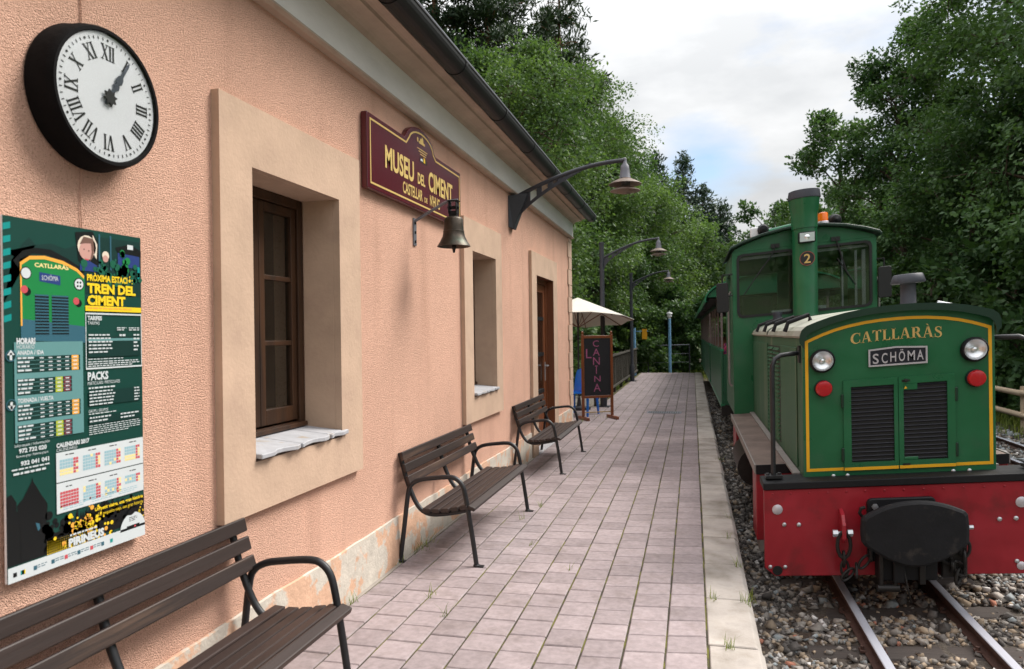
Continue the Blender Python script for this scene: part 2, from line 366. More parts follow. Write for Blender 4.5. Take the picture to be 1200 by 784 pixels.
PIPEGREY = mat('exhaust_grey', (52, 54, 63), rough=.55, var=.15, vs=12)
CREAM = mat('parasol_canvas', (204, 199, 188), rough=.9, var=.04, vs=5)
BLUEPL = mat('blue_plastic', (16, 112, 214), rough=.35, var=.06, coat=.2)
YELST = mat('yellow_sticker', (238, 200, 40), rough=.5, var=.03)
CHALKB = mat('blackboard', (24, 23, 27), rough=.8, var=.25, vs=8)
CHALK = mat('pink_chalk', (150, 84, 116), rough=1, var=.3, vs=60)
ORWOOD = mat('varnished_frame', (118, 64, 32), rough=.4, var=.18, vs=14, stretch=(1, 1, .12), coat=.2)
RAILWOOD = mat('weathered_fence', (62, 58, 48), rough=.9, var=.25, vs=9, stretch=(1, 1, .2), bump=.3, bs=50)
LOGWOOD = mat('peeled_log', (176, 156, 132), rough=.85, var=.2, vs=8, stretch=(1, .1, 1), bump=.3, bs=40)
BLUEPOST = mat('blue_post', (120, 168, 206), rough=.5, var=.12, vs=12, col2=(98, 126, 150), lo=.56, hi=.66, c2s=9)
YELSIGN = mat('amber_sign', (222, 156, 12), rough=.5, var=.05)
BARK = mat('bark', (82, 70, 58), rough=.95, var=.3, vs=10, stretch=(1, 1, .25), bump=.8, bs=14, bd=.03)
PINEBARK = mat('pine_bark', (128, 92, 70), rough=.95, var=.3, vs=8, stretch=(1, 1, .3), bump=.8, bs=12, bd=.03)
COACH = mat('carriage_green', (32, 84, 58), rough=.4, var=.14, vs=3, col2=(110, 110, 92), lo=.6, hi=.8, c2s=1.6)
COACHROOF = mat('carriage_roof_green', (40, 118, 82), rough=.3, var=.08, vs=2, coat=.3)
POSTPINK = mat('carriage_post', (120, 108, 106), rough=.6, var=.1)
CLOTH = mat('pink_plaid_cloth', (190, 70, 110), rough=.9, var=.3, vs=40, col2=(70, 40, 80), lo=.5, hi=.55, c2s=30)
SKIN = mat('skin', (196, 146, 122), rough=.6, var=.05)
HAIR = mat('dark_hair', (36, 26, 22), rough=.6, var=.2)
TROUSER = mat('dark_trousers', (40, 44, 60), rough=.9, var=.1)
WHITEP = mat('white_paper', (228, 228, 230), rough=.6, var=.03)
GREYINT = mat('cab_interior', (110, 116, 116), rough=.7, var=.2, vs=3)
SEATM = mat('carriage_seat', (112, 74, 44), rough=.6, var=.2, stretch=(.2, 1, 1))

def glass_mat(name, tintc=(1, 1, 1), refl=1.0):
    m = bpy.data.materials.new(name); m.use_nodes = True; t = m.node_tree; t.nodes.clear(); L = t.links.new
    o = nd(t, 'ShaderNodeOutputMaterial'); tr = nd(t, 'ShaderNodeBsdfTransparent'); gl = nd(t, 'ShaderNodeBsdfGlossy', i_Roughness=.03)
    tr.inputs['Color'].default_value = (*tintc, 1)
    ge = nd(t, 'ShaderNodeNewGeometry'); dt = nd(t, 'ShaderNodeVectorMath', operation='DOT_PRODUCT'); L(ge.outputs['Normal'], dt.inputs[0]); L(ge.outputs['Incoming'], dt.inputs[1])
    ab = nd(t, 'ShaderNodeMath', operation='ABSOLUTE'); L(dt.outputs['Value'], ab.inputs[0]); om = nd(t, 'ShaderNodeMath', operation='SUBTRACT'); om.inputs[0].default_value = 1; L(ab.outputs[0], om.inputs[1])
    pw = nd(t, 'ShaderNodeMath', operation='POWER'); pw.inputs[1].default_value = 5; L(om.outputs[0], pw.inputs[0])
    mu = nd(t, 'ShaderNodeMath', operation='MULTIPLY_ADD'); mu.inputs[1].default_value = .95 * refl; mu.inputs[2].default_value = .045 * refl; L(pw.outputs[0], mu.inputs[0]); mu.use_clamp = True
    tcn = nd(t, 'ShaderNodeTexCoord'); nz = nd(t, 'ShaderNodeTexNoise', i_Scale=3.0); L(tcn.outputs['Object'], nz.inputs['Vector'])
    bp = nd(t, 'ShaderNodeBump', i_Strength=.04, i_Distance=.02); L(nz.outputs['Fac'], bp.inputs['Height']); L(bp.outputs['Normal'], gl.inputs['Normal'])
    mxs = nd(t, 'ShaderNodeMixShader'); L(mu.outputs[0], mxs.inputs[0]); L(tr.outputs[0], mxs.inputs[1]); L(gl.outputs[0], mxs.inputs[2])
    L(mxs.outputs[0], o.inputs['Surface']); return m
GLASS = glass_mat('window_glass', (.86, .9, .88), 1.3)
CABGLASS = glass_mat('cab_glass', (.70, .74, .74), 2.6)
LENSGLASS = glass_mat('lens_glass', (.95, .95, .95), 1.2)

def leaf_mat(name, a, b, trans=.35, rough=.55):
    """leaf blades: reflected and transmitted light, each clump between two greens by its own tint"""
    m = bpy.data.materials.new(name); m.use_nodes = True; t = m.node_tree; t.nodes.clear(); L = t.links.new
    o = nd(t, 'ShaderNodeOutputMaterial'); at = nd(t, 'ShaderNodeAttribute', attribute_name='tint')
    mc = nd(t, 'ShaderNodeMix', data_type='RGBA'); mc.inputs['A'].default_value = s2l(a); mc.inputs['B'].default_value = s2l(b); L(at.outputs['Fac'], mc.inputs['Factor'])
    df = nd(t, 'ShaderNodeBsdfPrincipled', i_Roughness=rough); df.inputs['Specular IOR Level'].default_value = .35; L(mc.outputs['Result'], df.inputs['Base Color'])
    tl = nd(t, 'ShaderNodeBsdfTranslucent')
    tm = nd(t, 'ShaderNodeMix', data_type='RGBA', blend_type='MULTIPLY'); tm.inputs['Factor'].default_value = 1; tm.inputs['B'].default_value = (1.15, 1.15, .6, 1)
    L(mc.outputs['Result'], tm.inputs['A']); L(tm.outputs['Result'], tl.inputs['Color'])
    mxs = nd(t, 'ShaderNodeMixShader'); mxs.inputs[0].default_value = trans; L(df.outputs[0], mxs.inputs[1]); L(tl.outputs[0], mxs.inputs[2]); L(mxs.outputs[0], o.inputs['Surface'])
    return m
LEAF_LIME = leaf_mat('lime_leaf', (54, 82, 48), (106, 134, 76), .40)
LEAF_MID = leaf_mat('mid_leaf', (50, 78, 48), (92, 122, 72), .38)
LEAF_DARK = leaf_mat('dark_leaf', (44, 74, 46), (88, 118, 68), .36)
LEAF_PINE = leaf_mat('pine_needle', (34, 56, 36), (66, 84, 54), .15)
LEAF_FAR = leaf_mat('far_conifer_needle', (44, 66, 58), (74, 92, 70), .15)
GRASSM = leaf_mat('grass_blade', (80, 104, 40), (140, 150, 66), .35)
# ------------------------------------------------------------------ fast mesh from arrays
def fast(name, V, F, mats, mi=None, tint=None, parent=None, smooth=False):
    me = bpy.data.meshes.new(name); k = F.shape[1]
    me.vertices.add(len(V)); me.vertices.foreach_set('co', np.ascontiguousarray(V, np.float32).ravel())
    me.loops.add(F.size); me.loops.foreach_set('vertex_index', np.ascontiguousarray(F, np.int32).ravel())
    me.polygons.add(len(F)); me.polygons.foreach_set('loop_start', np.arange(0, F.size, k, dtype=np.int32))
    me.polygons.foreach_set('loop_total', np.full(len(F), k, np.int32))
    if not isinstance(mats, (list, tuple)): mats = [mats]
    for q in mats: me.materials.append(q)
    if mi is not None: me.polygons.foreach_set('material_index', np.ascontiguousarray(mi, np.int32))
    if smooth: me.polygons.foreach_set('use_smooth', np.ones(len(F), bool))
    if tint is not None:
        a = me.attributes.new('tint', 'FLOAT', 'POINT'); a.data.foreach_set('value', np.ascontiguousarray(tint, np.float32))
    me.update(calc_edges=True); me.validate()
    o = bpy.data.objects.new(name, me); SC.collection.objects.link(o)
    if parent is not None: o.parent = parent
    return o
RNG = np.random.default_rng(11)

# ------------------------------------------------------------------ ground
def gz(x, y):
    x = np.asarray(x, float); y = np.asarray(y, float)
    z = -.40 + 0 * x
    z = z + np.clip(-7.5 - x, 0, 90) * .48 + np.clip(x - 8.0, 0, 90) * .55 * np.clip((y - 9) / 9, 0, 1)
    z = z + np.clip(y - 62, 0, 200) * .085 + np.clip(-12 - y, 0, 60) * .2
    z = z + np.where((np.abs(x) > 7) | (y > 40), .35 * np.sin(x * .55) * np.cos(y * .43), 0)
    return z
gx = np.unique(np.concatenate([np.linspace(-320, -24, 26), np.linspace(-24, 24, 65), np.linspace(24, 320, 26)]))
gy = np.unique(np.concatenate([np.linspace(-120, -14, 14), np.linspace(-14, 70, 70), np.linspace(70, 520, 40)]))
GX, GY = np.meshgrid(gx, gy); GZ = gz(GX, GY)
nx, ny = len(gx), len(gy)
idx = np.arange(nx * ny).reshape(ny, nx)
gF = np.stack([idx[:-1, :-1], idx[:-1, 1:], idx[1:, 1:], idx[1:, :-1]], -1).reshape(-1, 4)
tag(fast('ground', np.stack([GX, GY, GZ], -1).reshape(-1, 3), gF, SOIL, smooth=True), kind='structure')

# ------------------------------------------------------------------ platform with its pavers and edge slabs
pb = MB(); pb.bx(-2.06, .056, -3, 29.2, -.39, -.009)
platform = tag(pb.ob('platform', JOINT), kind='structure')
tb = MB(); tb.bx(-9.5, -2.07, 12.5, 20.2, -.39, -.02)
terrace = tag(tb.ob('terrace', CONCRETE), kind='structure')
PW = .2035
def paver_verts(w, l, sk, dz=.0):
    c, h = .005, .045
    def ring(i, z): return [(-w / 2 + i, -l / 2 + i - sk * w / 2, z), (w / 2 - i, -l / 2 + i + sk * w / 2, z), (w / 2 - i, l / 2 - i + sk * w / 2, z), (-w / 2 + i, l / 2 - i - sk * w / 2, z)]
    vs = ring(0, -h) + ring(0, -c) + ring(c, 0)
    fs = [(8, 9, 10, 11)]
    for b in (0, 4):
        for i in range(4): j = (i + 1) % 4; fs.append((b + i, b + j, b + 4 + j, b + 4 + i))
    return vs, fs
spots = []; skew = {}
for i in range(13):
    sk = max(0, .13 * (1 - i / 5.0)); skew[i] = sk
    x = .05 - PW * (i + .5); y = -2.6 + random.random() * .2
    ymax, y0 = (29.0, -9) if i < 10 else (15.4, 12.6)
    if i >= 10: y += 15.3
    while y < ymax:
        spots.append((y, x, i)); y += PW
spots.sort()
singles = [q for q in spots if q[0] > 3.05 and q[2] < 10][:300]; sset = set(singles)
pm = {}
for i in range(10):
    for k in range(2):
        m_ = MB(); v_, f_ = paver_verts(PW - .0095, PW - .0065, skew[i] + random.uniform(-.012, .012)); m_.add(v_, f_)
        o_ = m_.ob('paver', PAVER); pm[i, k] = o_.data; bpy.data.objects.remove(o_)
for (y, x, i) in singles:
    inst(pm[i, random.randint(0, 1)], 'paver', platform, (x + random.uniform(-.001, .001), y + random.uniform(-.0015, .0015), random.uniform(-.002, .0015)), random.uniform(-.006, .006))
m_ = MB(); tv = []
for q in spots:
    if q in sset: continue
    v_, f_ = paver_verts(PW - .0095, PW - .0065, skew[q[2]]); dz = random.uniform(-.002, .0015)
    m_.add([(a + q[1], b + q[0], c + dz) for a, b, c in v_], f_); tv += [random.uniform(-.11, .11)] * 12
o_ = m_.ob('paver_field', PAVER, platform, recalc=False); o_['kind'] = 'stuff'
a_ = o_.data.attributes.new('tint', 'FLOAT', 'POINT'); a_.data.foreach_set('value', tv)
# strip of poured concrete between the last pavers and the wall
m_ = MB(); m_.bx(-2.03, -1.988, -3, 12.4, -.05, -.004); m_.ob('wall_strip', CONCRETE, platform)
# edge slabs, outer arris chamfered
cpm = []
for k in range(4):
    m_ = MB(); j = random.uniform(-.004, .004)
    m_.prism([(.0, 0), (.232 + j, 0), (.262 + j, -.034), (.264, -.36), (.0, -.36)], -.323, .323, 'y')
    o_ = m_.ob('edge_slab', COPING, bev=.005, seg=1); cpm.append(o_)
y = 3.79 - .668 * 6
k = 0
while y < 29.1:
    s_ = cpm[k % 4].copy(); SC.collection.objects.link(s_); s_.parent = platform; s_.name = 'edge_slab'
    s_.location = (.0565 + random.uniform(-.002, .002), y + .334, random.uniform(-.003, .002)); s_.scale = (1, 1.013, 1); s_.rotation_euler = (0, 0, random.uniform(-.003, .003)); y += .668; k += 1
for o_ in cpm: bpy.data.objects.remove(o_)

# slotted drain cover set flush in the paving
dr = thing('drain_cover', 'flat grey slotted drain cover set in the platform paving', 'drain cover', (-.57, 14.6, 0))
m_ = MB(); m_.bx(-.33, .33, -.17, .17, -.002, .006); m_.ob('cover_plate', STEEL, dr, bev=.002, seg=1)
m_ = MB()
for i in range(14): m_.bx(-.30 + i * .044, -.282 + i * .044, -.13, .13, .0062, .0085)
m_.ob('slot_bars', IRON, dr)

# ------------------------------------------------------------------ track bed, rails, sleepers
def bed_z(x):
    x = np.asarray(x, float)
    return np.where(x < 2.25, -.305 + .078 * (np.clip(x, .2, 2.25) - 1.31), -.232)
bx_ = np.array([.25, .5, .8, 1.1, 1.4, 1.7, 2.0, 2.25, 2.6, 3.2, 3.8, 4.4, 5.0, 5.6, 6.4]); by_ = np.linspace(-4, 60, 90)
BX, BY = np.meshgrid(bx_, by_); BZ = bed_z(BX) + RNG.uniform(-.008, .008, BX.shape); BZ[:, -1] = -.42; BZ[:, 0] = -.37
ix = np.arange(BX.size).reshape(BX.shape)
bF = np.stack([ix[:-1, :-1], ix[:-1, 1:], ix[1:, 1:], ix[1:, :-1]], -1).reshape(-1, 4)
tag(fast('track_bed', np.stack([BX, BY, BZ], -1).reshape(-1, 3), bF, BED, smooth=True), kind='structure')

# crushed stone: a box with knocked-off, uneven corners
ICO = np.array([(a, b, c) for c in (-1, 1) for b in (-1, 1) for a in (-1, 1)], float) * .62
ICF = np.array([(0, 2, 1), (1, 2, 3), (4, 5, 6), (5, 7, 6), (0, 1, 4), (1, 5, 4), (2, 6, 3), (3, 6, 7), (0, 4, 2), (2, 4, 6), (1, 3, 5), (3, 7, 5)])
S_GREY = STONE
S_TAN = mat('tan_stone', (154, 136, 116), rough=.9, var=.22, vs=30, tint=True, bump=.4, bs=70, bd=.004)
S_DARK = mat('dark_stone', (92, 86, 82), rough=.9, var=.25, vs=30, tint=True, bump=.4, bs=70, bd=.004)
S_WHITE = mat('white_stone', (214, 208, 204), rough=.8, var=.1, vs=30, tint=True)
S_BRICK = mat('brick_fragment', (158, 104, 84), rough=.9, var=.15, vs=30, tint=True)
S_COOL = mat('cool_grey_stone', (144, 149, 150), rough=.85, var=.2, vs=30, tint=True, bump=.4, bs=70, bd=.004)
def rotm(n):
    q = RNG.normal(size=(n, 4)); q /= np.linalg.norm(q, axis=1)[:, None]; w, x, y, z = q.T
    return np.stack([np.stack([1 - 2 * (y * y + z * z), 2 * (x * y - z * w), 2 * (x * z + y * w)], -1), np.stack([2 * (x * y + z * w), 1 - 2 * (x * x + z * z), 2 * (y * z - x * w)], -1), np.stack([2 * (x * z - y * w), 2 * (y * z + x * w), 1 - 2 * (x * x + y * y)], -1)], 1)
def stones(name, P, size, probs):
    n = len(P); sc = size[:, None] * RNG.uniform(.5, 1.35, (n, 3)) * .56
    v = (ICO[None] * (1 + RNG.uniform(-.5, .28, (n, 8, 1))) + RNG.uniform(-.22, .22, (n, 8, 3))) * sc[:, None, :]
    v = np.einsum('nij,nkj->nki', rotm(n), v) ; v[:, :, 2] *= .8
    v = v + P[:, None, :]
    F = (ICF[None] + (np.arange(n) * 8)[:, None, None]).reshape(-1, 3)
    kind = np.array([RNG.choice(6, p=probs(p)) for p in P])
    o = fast(name, v.reshape(-1, 3), F, [S_GREY, S_TAN, S_DARK, S_WHITE, S_BRICK, S_COOL], mi=np.repeat(kind, 12), tint=np.repeat(RNG.uniform(-.4, .25, n), 8))
    o['kind'] = 'stuff'; return o
def pr(p):
    x, y, z = p
    if x > 2.0: return (.36, .08, .24, .02, .0, .30)
    if x < .95 and y > 5.3: return (.38, .10, .46, .02, .0, .04)
    if x < .95: return (.45, .22, .24, .045, .005, .04)
    return (.28, .36, .32, .015, .015, .01)
def scatter(n, x0, x1, y0, y1, s0, s1, up=.3):
    x = RNG.uniform(x0, x1, n); y = RNG.uniform(y0, y1, n); s = RNG.uniform(s0, s1, n) * (1 + (RNG.random(n) > .93) * .7)
    # keep the rails and sleepers clear
    z = bed_z(x) + s * up - .006
    near_rail = (np.abs(x - 1.005) < .05) | (np.abs(x - 1.613) < .05)
    on_sl = (np.abs(((y - 3.42 + .31) % .62) - .31) < .105) & (x > .62) & (x < 2.0) & (RNG.random(n) > .12)
    k = ~(near_rail | on_sl)
    return np.stack([x, y, z], -1)[k], s[k]
P1, s1_ = scatter(13500, .335, 3.3, 3.0, 7.2, .024, .052)
stones('ballast_stones', P1, s1_, pr)
P2, s2_ = scatter(4200, .335, .95, 7.2, 24, .035, .06); P3, s3_ = scatter(5200, 2.2, 5.3, 7.2, 17, .04, .075)
stones('distant_ballast_stones', np.concatenate([P2, P3]), np.concatenate([s2_, s3_]), pr)

def track(name, label, xl, zl, xr, zr, y0, y1, sl0, sln, grp):
    t = thing(name, label, 'railway track', ((xl + xr) / 2, 5, (zl + zr) / 2 - .085), group=grp)
    ox, oz = (xl + xr) / 2, (zl + zr) / 2 - .085
    for x, z in ((xl, zl), (xr, zr)):
        m = MB(); p = [(-.05, -.085), (.05, -.085), (.05, -.078), (.009, -.066), (.009, -.032), (.027, -.024), (.027, -.004), (.023, 0), (-.023, 0), (-.027, -.004), (-.027, -.024), (-.009, -.032), (-.009, -.066), (-.05, -.078)]
        m.prism([(x + a - ox, z + b - oz) for a, b in p], y0 - 5, y1 - 5)
        for fi, f in enumerate(m.f):
            zz = [m.v[i][2] for i in f]; m.m[fi] = 1 if min(zz) > z - .0045 - oz else 0
        m.ob('rail', [RAILRUST, RAILTOP], t)
    sm = MB(); sm.bx(-.66, .66, -.095, .095, -.07, 0); so = sm.ob('sleeper', SLEEPER, bev=.008, seg=1)
    for k in range(sln):
        s = so.copy(); SC.collection.objects.link(s); s.name = 'sleeper'; s.parent = t
        s.location = (random.uniform(-.03, .03), sl0 + k * .62 - 5, -.004 + random.uniform(-.004, .004)); s.rotation_euler = (0, -math.atan2(zr - zl, xr - xl), random.uniform(-.02, .02))
    bpy.data.objects.remove(so)
    cm = MB(); cm.bx(-.016, .016, -.03, .03, 0, .012); cm.tube([(0, 0, .012), (0, 0, .032)], .011, 6); co = cm.ob('rail_clip', RAILRUST)
    for k in range(14):
        for x, z in ((xl, zl), (xr, zr)):
            for e in (-1, 1):
                c = co.copy(); SC.collection.objects.link(c); c.name = 'rail_clip'; c.parent = t; c.location = (x + e * .058 - ox, sl0 + k * .62 - 5, z - .083 - oz)
    bpy.data.objects.remove(co)
    return t
track('railway_track', 'narrow gauge track running under the green locomotive', 1.005, -.24, 1.613, -.19, -3.5, 46, 3.42 - .62 * 4, 68, None)
track('railway_track', 'second narrow gauge track beside the log fence', 4.06, -.15, 4.68, -.15, -3.5, 46, 1.0, 60, None)
# ------------------------------------------------------------------ station building
WX = -2.03; YE = 12.35
sb = thing('station_building', 'peach roughcast station building with taupe window surrounds and black gutter', 'building', (WX, 0, 0))
def st(n, mb, m, par=None, **k):      # building parts are written in world metres
    return mb.ob(n, m, par or sb, xf=(lambda x, y, z: (x - WX, y, z)), **k)
WINS = [(3.0, 3.86, 1.03, 2.38), (6.5, 7.32, 1.03, 2.37)]
DOOR = (9.37, 10.55, 0.0, 2.36)
ys = [-5, 3.0 - .012, 3.86 + .012, 6.5 - .012, 7.32 + .012, 9.37 - .012, 10.55 + .012, YE]
zs = [-.39, .0, 1.0, 2.372, 2.392, 3.62]
m_ = MB()
panel(m_, ys, zs, [(1, 2), (1, 3), (3, 2), (3, 3), (5, 1), (5, 2)], lambda u, v, d: (WX - d, u, v), .4)
m_.bx(-9.0, WX - .402, YE - .3, YE, -.39, 3.62); m_.bx(-9.0, WX - .402, -5, -4.7, -.39, 3.62); m_.bx(-9.3, -9.002, -5, YE, -.39, 3.62)
m_.prism([(-9.3, 3.62), (WX, 3.62), (-5.66, 5.1)], YE - .3, YE - .002, 'y'); m_.prism([(-9.3, 3.62), (WX, 3.62), (-5.66, 5.1)], -4.998, -4.7, 'y')
st('wall', m_, STUCCO, recalc=False)
m_ = MB(); m_.bx(-9.0, WX - .402, -4.7, YE - .3, -.1, -.02); m_.bx(-9.0, WX - .402, -4.7, YE - .3, 3.3, 3.34); m_.bx(-4.6, -4.5, -4.7, YE - .3, -.02, 3.3)
st('interior', m_, DARKROOM)
# peeling plinth, top edge weathered
def plinth(y0, y1):
    m_ = MB(); n = max(3, int((y1 - y0) / .11)); 
    for i in range(n):
        a, b = y0 + (y1 - y0) * i / n, y0 + (y1 - y0) * (i + 1) / n
    top = [(y0 + (y1 - y0) * i / n, .318 + .004 * math.sin(i * .37) + random.uniform(-.004, .004)) for i in range(n + 1)]
    vs = []; fs = []
    for yy, zz in top: vs += [(WX + .016, yy, -.02), (WX + .016, yy, zz - .003), (WX + .001, yy, zz)]
    for i in range(n):
        for j in range(2): fs.append((i * 3 + j, i * 3 + 3 + j, i * 3 + 4 + j, i * 3 + 1 + j))
    m_.add(vs, fs); st('plinth', m_, PLINTH)
plinth(-5, 9.06); plinth(10.86, YE)
def ring(mb, y0, y1, z0, z1, Y0, Y1, Z0, Z1, x0, x1, open_bottom=False):
    ysr = [Y0, y0, y1, Y1]; zsr = [Z0, z0, z1, Z1]
    hol = [(1, 1)]
    if open_bottom: zsr = [Z0, z1, Z1]; hol = [(1, 0)]
    panel(mb, ysr, zsr, hol, lambda u, v, d: (x1 - d, u, v), x1 - x0)
SUR = [(2.76, 4.13, .765, 2.67), (6.24, 7.56, .77, 2.66)]
for (a, b, c, d), (A, B, C_, D) in zip(WINS, SUR):
    m_ = MB(); ring(m_, a, b, c - .03, d, A, B, C_, D, WX - .002, WX + .04)
    xi = WX - .20
    m_.bx(xi, WX - .003, a - .011, a, c - .03, d + .011); m_.bx(xi, WX - .003, b, b + .011, c - .03, d + .011); m_.bx(xi, WX - .003, a, b, d, d + .011); m_.bx(xi, WX - .003, a, b, c - .041, c - .03)
    st('window_surround', m_, TAUPE, bev=.003, seg=1)
    xw = WX - .2; w = MB(); pn = []
    f = .055; mid = (a + b) / 2
    for (p, q, r, s_) in ((a, a + f, c, d), (b - f, b, c, d), (a + f, b - f, d - f, d), (a + f, b - f, c + .02, c + .02 + f * .8)):
        w.bx(xw - .07, xw, p, q, r, s_)
    w.bx(xw - .012, xw + .03, a + .02, b - .02, c + .036, c + .062)      # rain bar
    for (p, q) in ((a + f + .003, mid - .002), (mid + .002, b - f - .003)):
        z0, z1 = c + .075, d - f - .003; t = .05
        w.bx(xw - .055, xw - .012, p, p + t, z0, z1); w.bx(xw - .055, xw - .012, q - t, q, z0, z1)
        w.bx(xw - .055, xw - .012, p + t, q - t, z1 - t, z1); w.bx(xw - .055, xw - .012, p + t, q - t, z0, z0 + .085)
        h0, h1 = z0 + .085, z1 - t
        for k in (1, 2): zz = h0 + (h1 - h0) * k / 3; w.bx(xw - .05, xw - .016, p + t, q - t, zz - .014, zz + .014)
        for k in range(3): pn.append((p + t, q - t, h0 + (h1 - h0) * k / 3 + (.014 if k else 0), h0 + (h1 - h0) * (k + 1) / 3 - (.014 if k < 2 else 0)))
    wo = st('window', w, WOODWIN, bev=.004, seg=2)
    for (p, q, r, s_) in pn: g = MB(); g.bx(xw - .036, xw - .032, p, q, r, s_); st('pane', g, GLASS, wo)
    # riven sill stones, front edge broken irregularly
    cut = [a + .002, a + (b - a) * .42, a + (b - a) * .80, b + (.05 if a < 5 else .03)]
    so = None
    for k in range(3):
        y0, y1 = cut[k] + .002, cut[k + 1] - .002; n = 7; prj = [.036, .032, .028][k]
        fr = [(WX + .04 + prj * (.75 + .25 * math.sin(i * 1.3 + k)) + random.uniform(-.006, .006), y0 + (y1 - y0) * i / n) for i in range(n + 1)]
        poly = fr[::-1] + [(xw + .004, y0), (xw + .004, min(y1, b - .002))]
        mm = MB(); nn = len(poly); tilt = lambda x: -.10 * (x - xw) + .032
        if k == 2: poly = [(x, y) for x, y in fr[::-1] if True] + [(WX + .041, y0), (WX + .041, y1)]; 
        vs = [(x, y, c + tilt(x) - .024 + random.uniform(-.001, .001)) for x, y in poly] + [(x, y, c + tilt(x) + random.uniform(-.0008, .0008)) for x, y in poly]
        mm.add(vs, [tuple(range(nn))[::-1], tuple(range(nn, 2 * nn))] + [(i, (i + 1) % nn, nn + (i + 1) % nn, nn + i) for i in range(nn)])
        if k == 2:
            q = [(xw + .004, y0), (WX + .039, y0), (WX + .039, b - .002), (xw + .004, b - .002)]
            mm.add([(x, y, c + tilt(x) - .026) for x, y in q] + [(x, y, c + tilt(x)) for x, y in q], [(3, 2, 1, 0), (4, 5, 6, 7), (0, 1, 5, 4), (1, 2, 6, 5), (2, 3, 7, 6), (3, 0, 4, 7)])
        st('sill_stone', mm, SLATE, bev=.004, seg=1)
# door
m_ = MB(); a, b, _, d = DOOR
ring(m_, a, b, 0, d, 9.07, 10.85, -.003, 2.655, WX - .002, WX + .04, True); st('door_surround', m_, TAUPE, bev=.003, seg=1)
m_ = MB(); xi = WX - .095
m_.bx(xi, WX + .036, a - .011, a + .002, 0, d + .011); m_.bx(xi, WX + .036, b - .002, b + .011, 0, d + .011); m_.bx(xi, WX + .036, a + .002, b - .002, d - .002, d + .011)
m_.bx(xi - .03, xi + .03, a + .002, a + .07, 0, d - .002); m_.bx(xi - .03, xi + .03, b - .07, b - .002, 0, d - .002); m_.bx(xi - .03, xi + .03, a + .07, b - .07, d - .07, d - .002)
st('door_frame', m_, WOODDOOR, bev=.003, seg=1)
p, q = a + .073, b - .073; xd = xi + .012; dm = MB()
dm.bx(xd - .04, xd, p, p + .11, .01, d - .075); dm.bx(xd - .04, xd, q - .11, q, .01, d - .075); dm.bx(xd - .04, xd, p + .11, q - .11, d - .185, d - .075); dm.bx(xd - .04, xd, p + .11, q - .11, .01, .12)
dm.bx(xd - .032, xd - .01, p + .11, q - .11, .12, .74)
do = st('door', dm, WOODDOOR, bev=.004, seg=1)
bm_ = MB()
for zz in (.765, 1.29, 1.80): bm_.bx(xd - .04, xd + .004, p + .112, q - .112, zz - .025, zz + .025)
st('glazing_bar', bm_, BLACK, do)
for z0, z1 in ((.79, 1.265), (1.315, 1.775), (1.825, d - .186)):
    g = MB(); g.bx(xd - .024, xd - .02, p + .111, q - .111, z0, z1); st('pane', g, GLASS, do)
hm = MB(); hm.bx(xd + .001, xd + .012, q - .078, q - .035, .90, 1.17); hm.tube([(xd + .012, q - .056, 1.12), (xd + .06, q - .056, 1.12), (xd + .062, q - .09, 1.12), (xd + .062, q - .19, 1.115)], .010, 8)
st('handle', hm, BOLT, do)
m_ = MB(); m_.bx(WX - .28, WX + .06, a + .003, b - .003, -.04, .012); st('threshold', m_, SLATE, bev=.004, seg=1)
# quoins at the far corner
z = .33; k = 0
while z < 3.15:
    h = .262 if k % 2 else .205
    m_ = MB(); wd = .33 if k % 2 else .25; m_.bx(WX - .001, WX + .022, YE - wd, YE + .02, z + .003, min(z + h, 3.2) - .003); m_.bx(WX - wd, WX - .001, YE + .0005, YE + .02, z + .003, min(z + h, 3.2) - .003)
    st('quoin', m_, QUOIN, bev=.004, seg=1); z += h; k += 1
# frieze, moulded eaves, gutter, roof
m_ = MB(); m_.bx(WX - .03, WX + .05, -5, YE + .03, 3.236, 3.47); st('frieze', m_, FRIEZE)
m_ = MB(); m_.prism([(WX - .002, 3.204), (WX + .045, 3.206), (WX + .064, 3.220), (WX + .06, 3.2345), (WX - .002, 3.2345)], -5, YE + .035, 'y'); st('frieze_bead', m_, SOFFIT)
m_ = MB()
prof = [(WX - .03, 3.472)] + [(WX + .05, 3.472), (WX + .055, 3.478)] + [(WX + .15 - .09 * math.cos(R(a_)), 3.478 + .042 * math.sin(R(a_))) for a_ in (10, 30, 50, 70, 90)] + [(WX + .19, 3.522), (WX + .195, 3.545), (WX + .215, 3.552), (WX + .262, 3.556), (WX + .268, 3.66), (WX - .03, 3.66)]
m_.prism(prof, -5, YE + .12, 'y'); st('eaves_moulding', m_, SOFFIT)
m_ = MB(); gc = (WX + .352, 3.59)
o_ = arc(gc[0], gc[1], .085, 180, 360, 12); i_ = arc(gc[0], gc[1], .079, 360, 180, 12)
m_.prism([(WX + .262, 3.61)] + o_ + [(gc[0] + .09, 3.594), (gc[0] + .09, 3.602), (gc[0] + .079, 3.602)] + i_ + [(WX + .27, 3.61)], -5, YE + .17, 'y')
for k in range(15):
    yy = -4.5 + k * 1.2; m_.prism(arc(gc[0], gc[1], .091, 180, 360, 12) + arc(gc[0], gc[1], .0845, 360, 180, 12), yy, yy + .05, 'y')
m_.prism(o_ + [(gc[0] + .08, 3.596)], YE + .171, YE + .178, 'y')
st('gutter', m_, GUTTER)
m_ = MB(); m_.bx(gc[0] + .072, gc[0] + .0905, -5, YE + .17, 3.6025, 3.612); st('drip_edge', m_, STEEL)
m_ = MB(); ro = [(WX + .33, 3.625), (-5.66, 5.30), (-9.6, 3.5), (-9.6, 3.56), (-5.66, 5.37), (WX + .33, 3.69)]
m_.prism(ro, -5.2, YE + .16, 'y'); rf = st('roof', m_, TILE)
tm = MB()
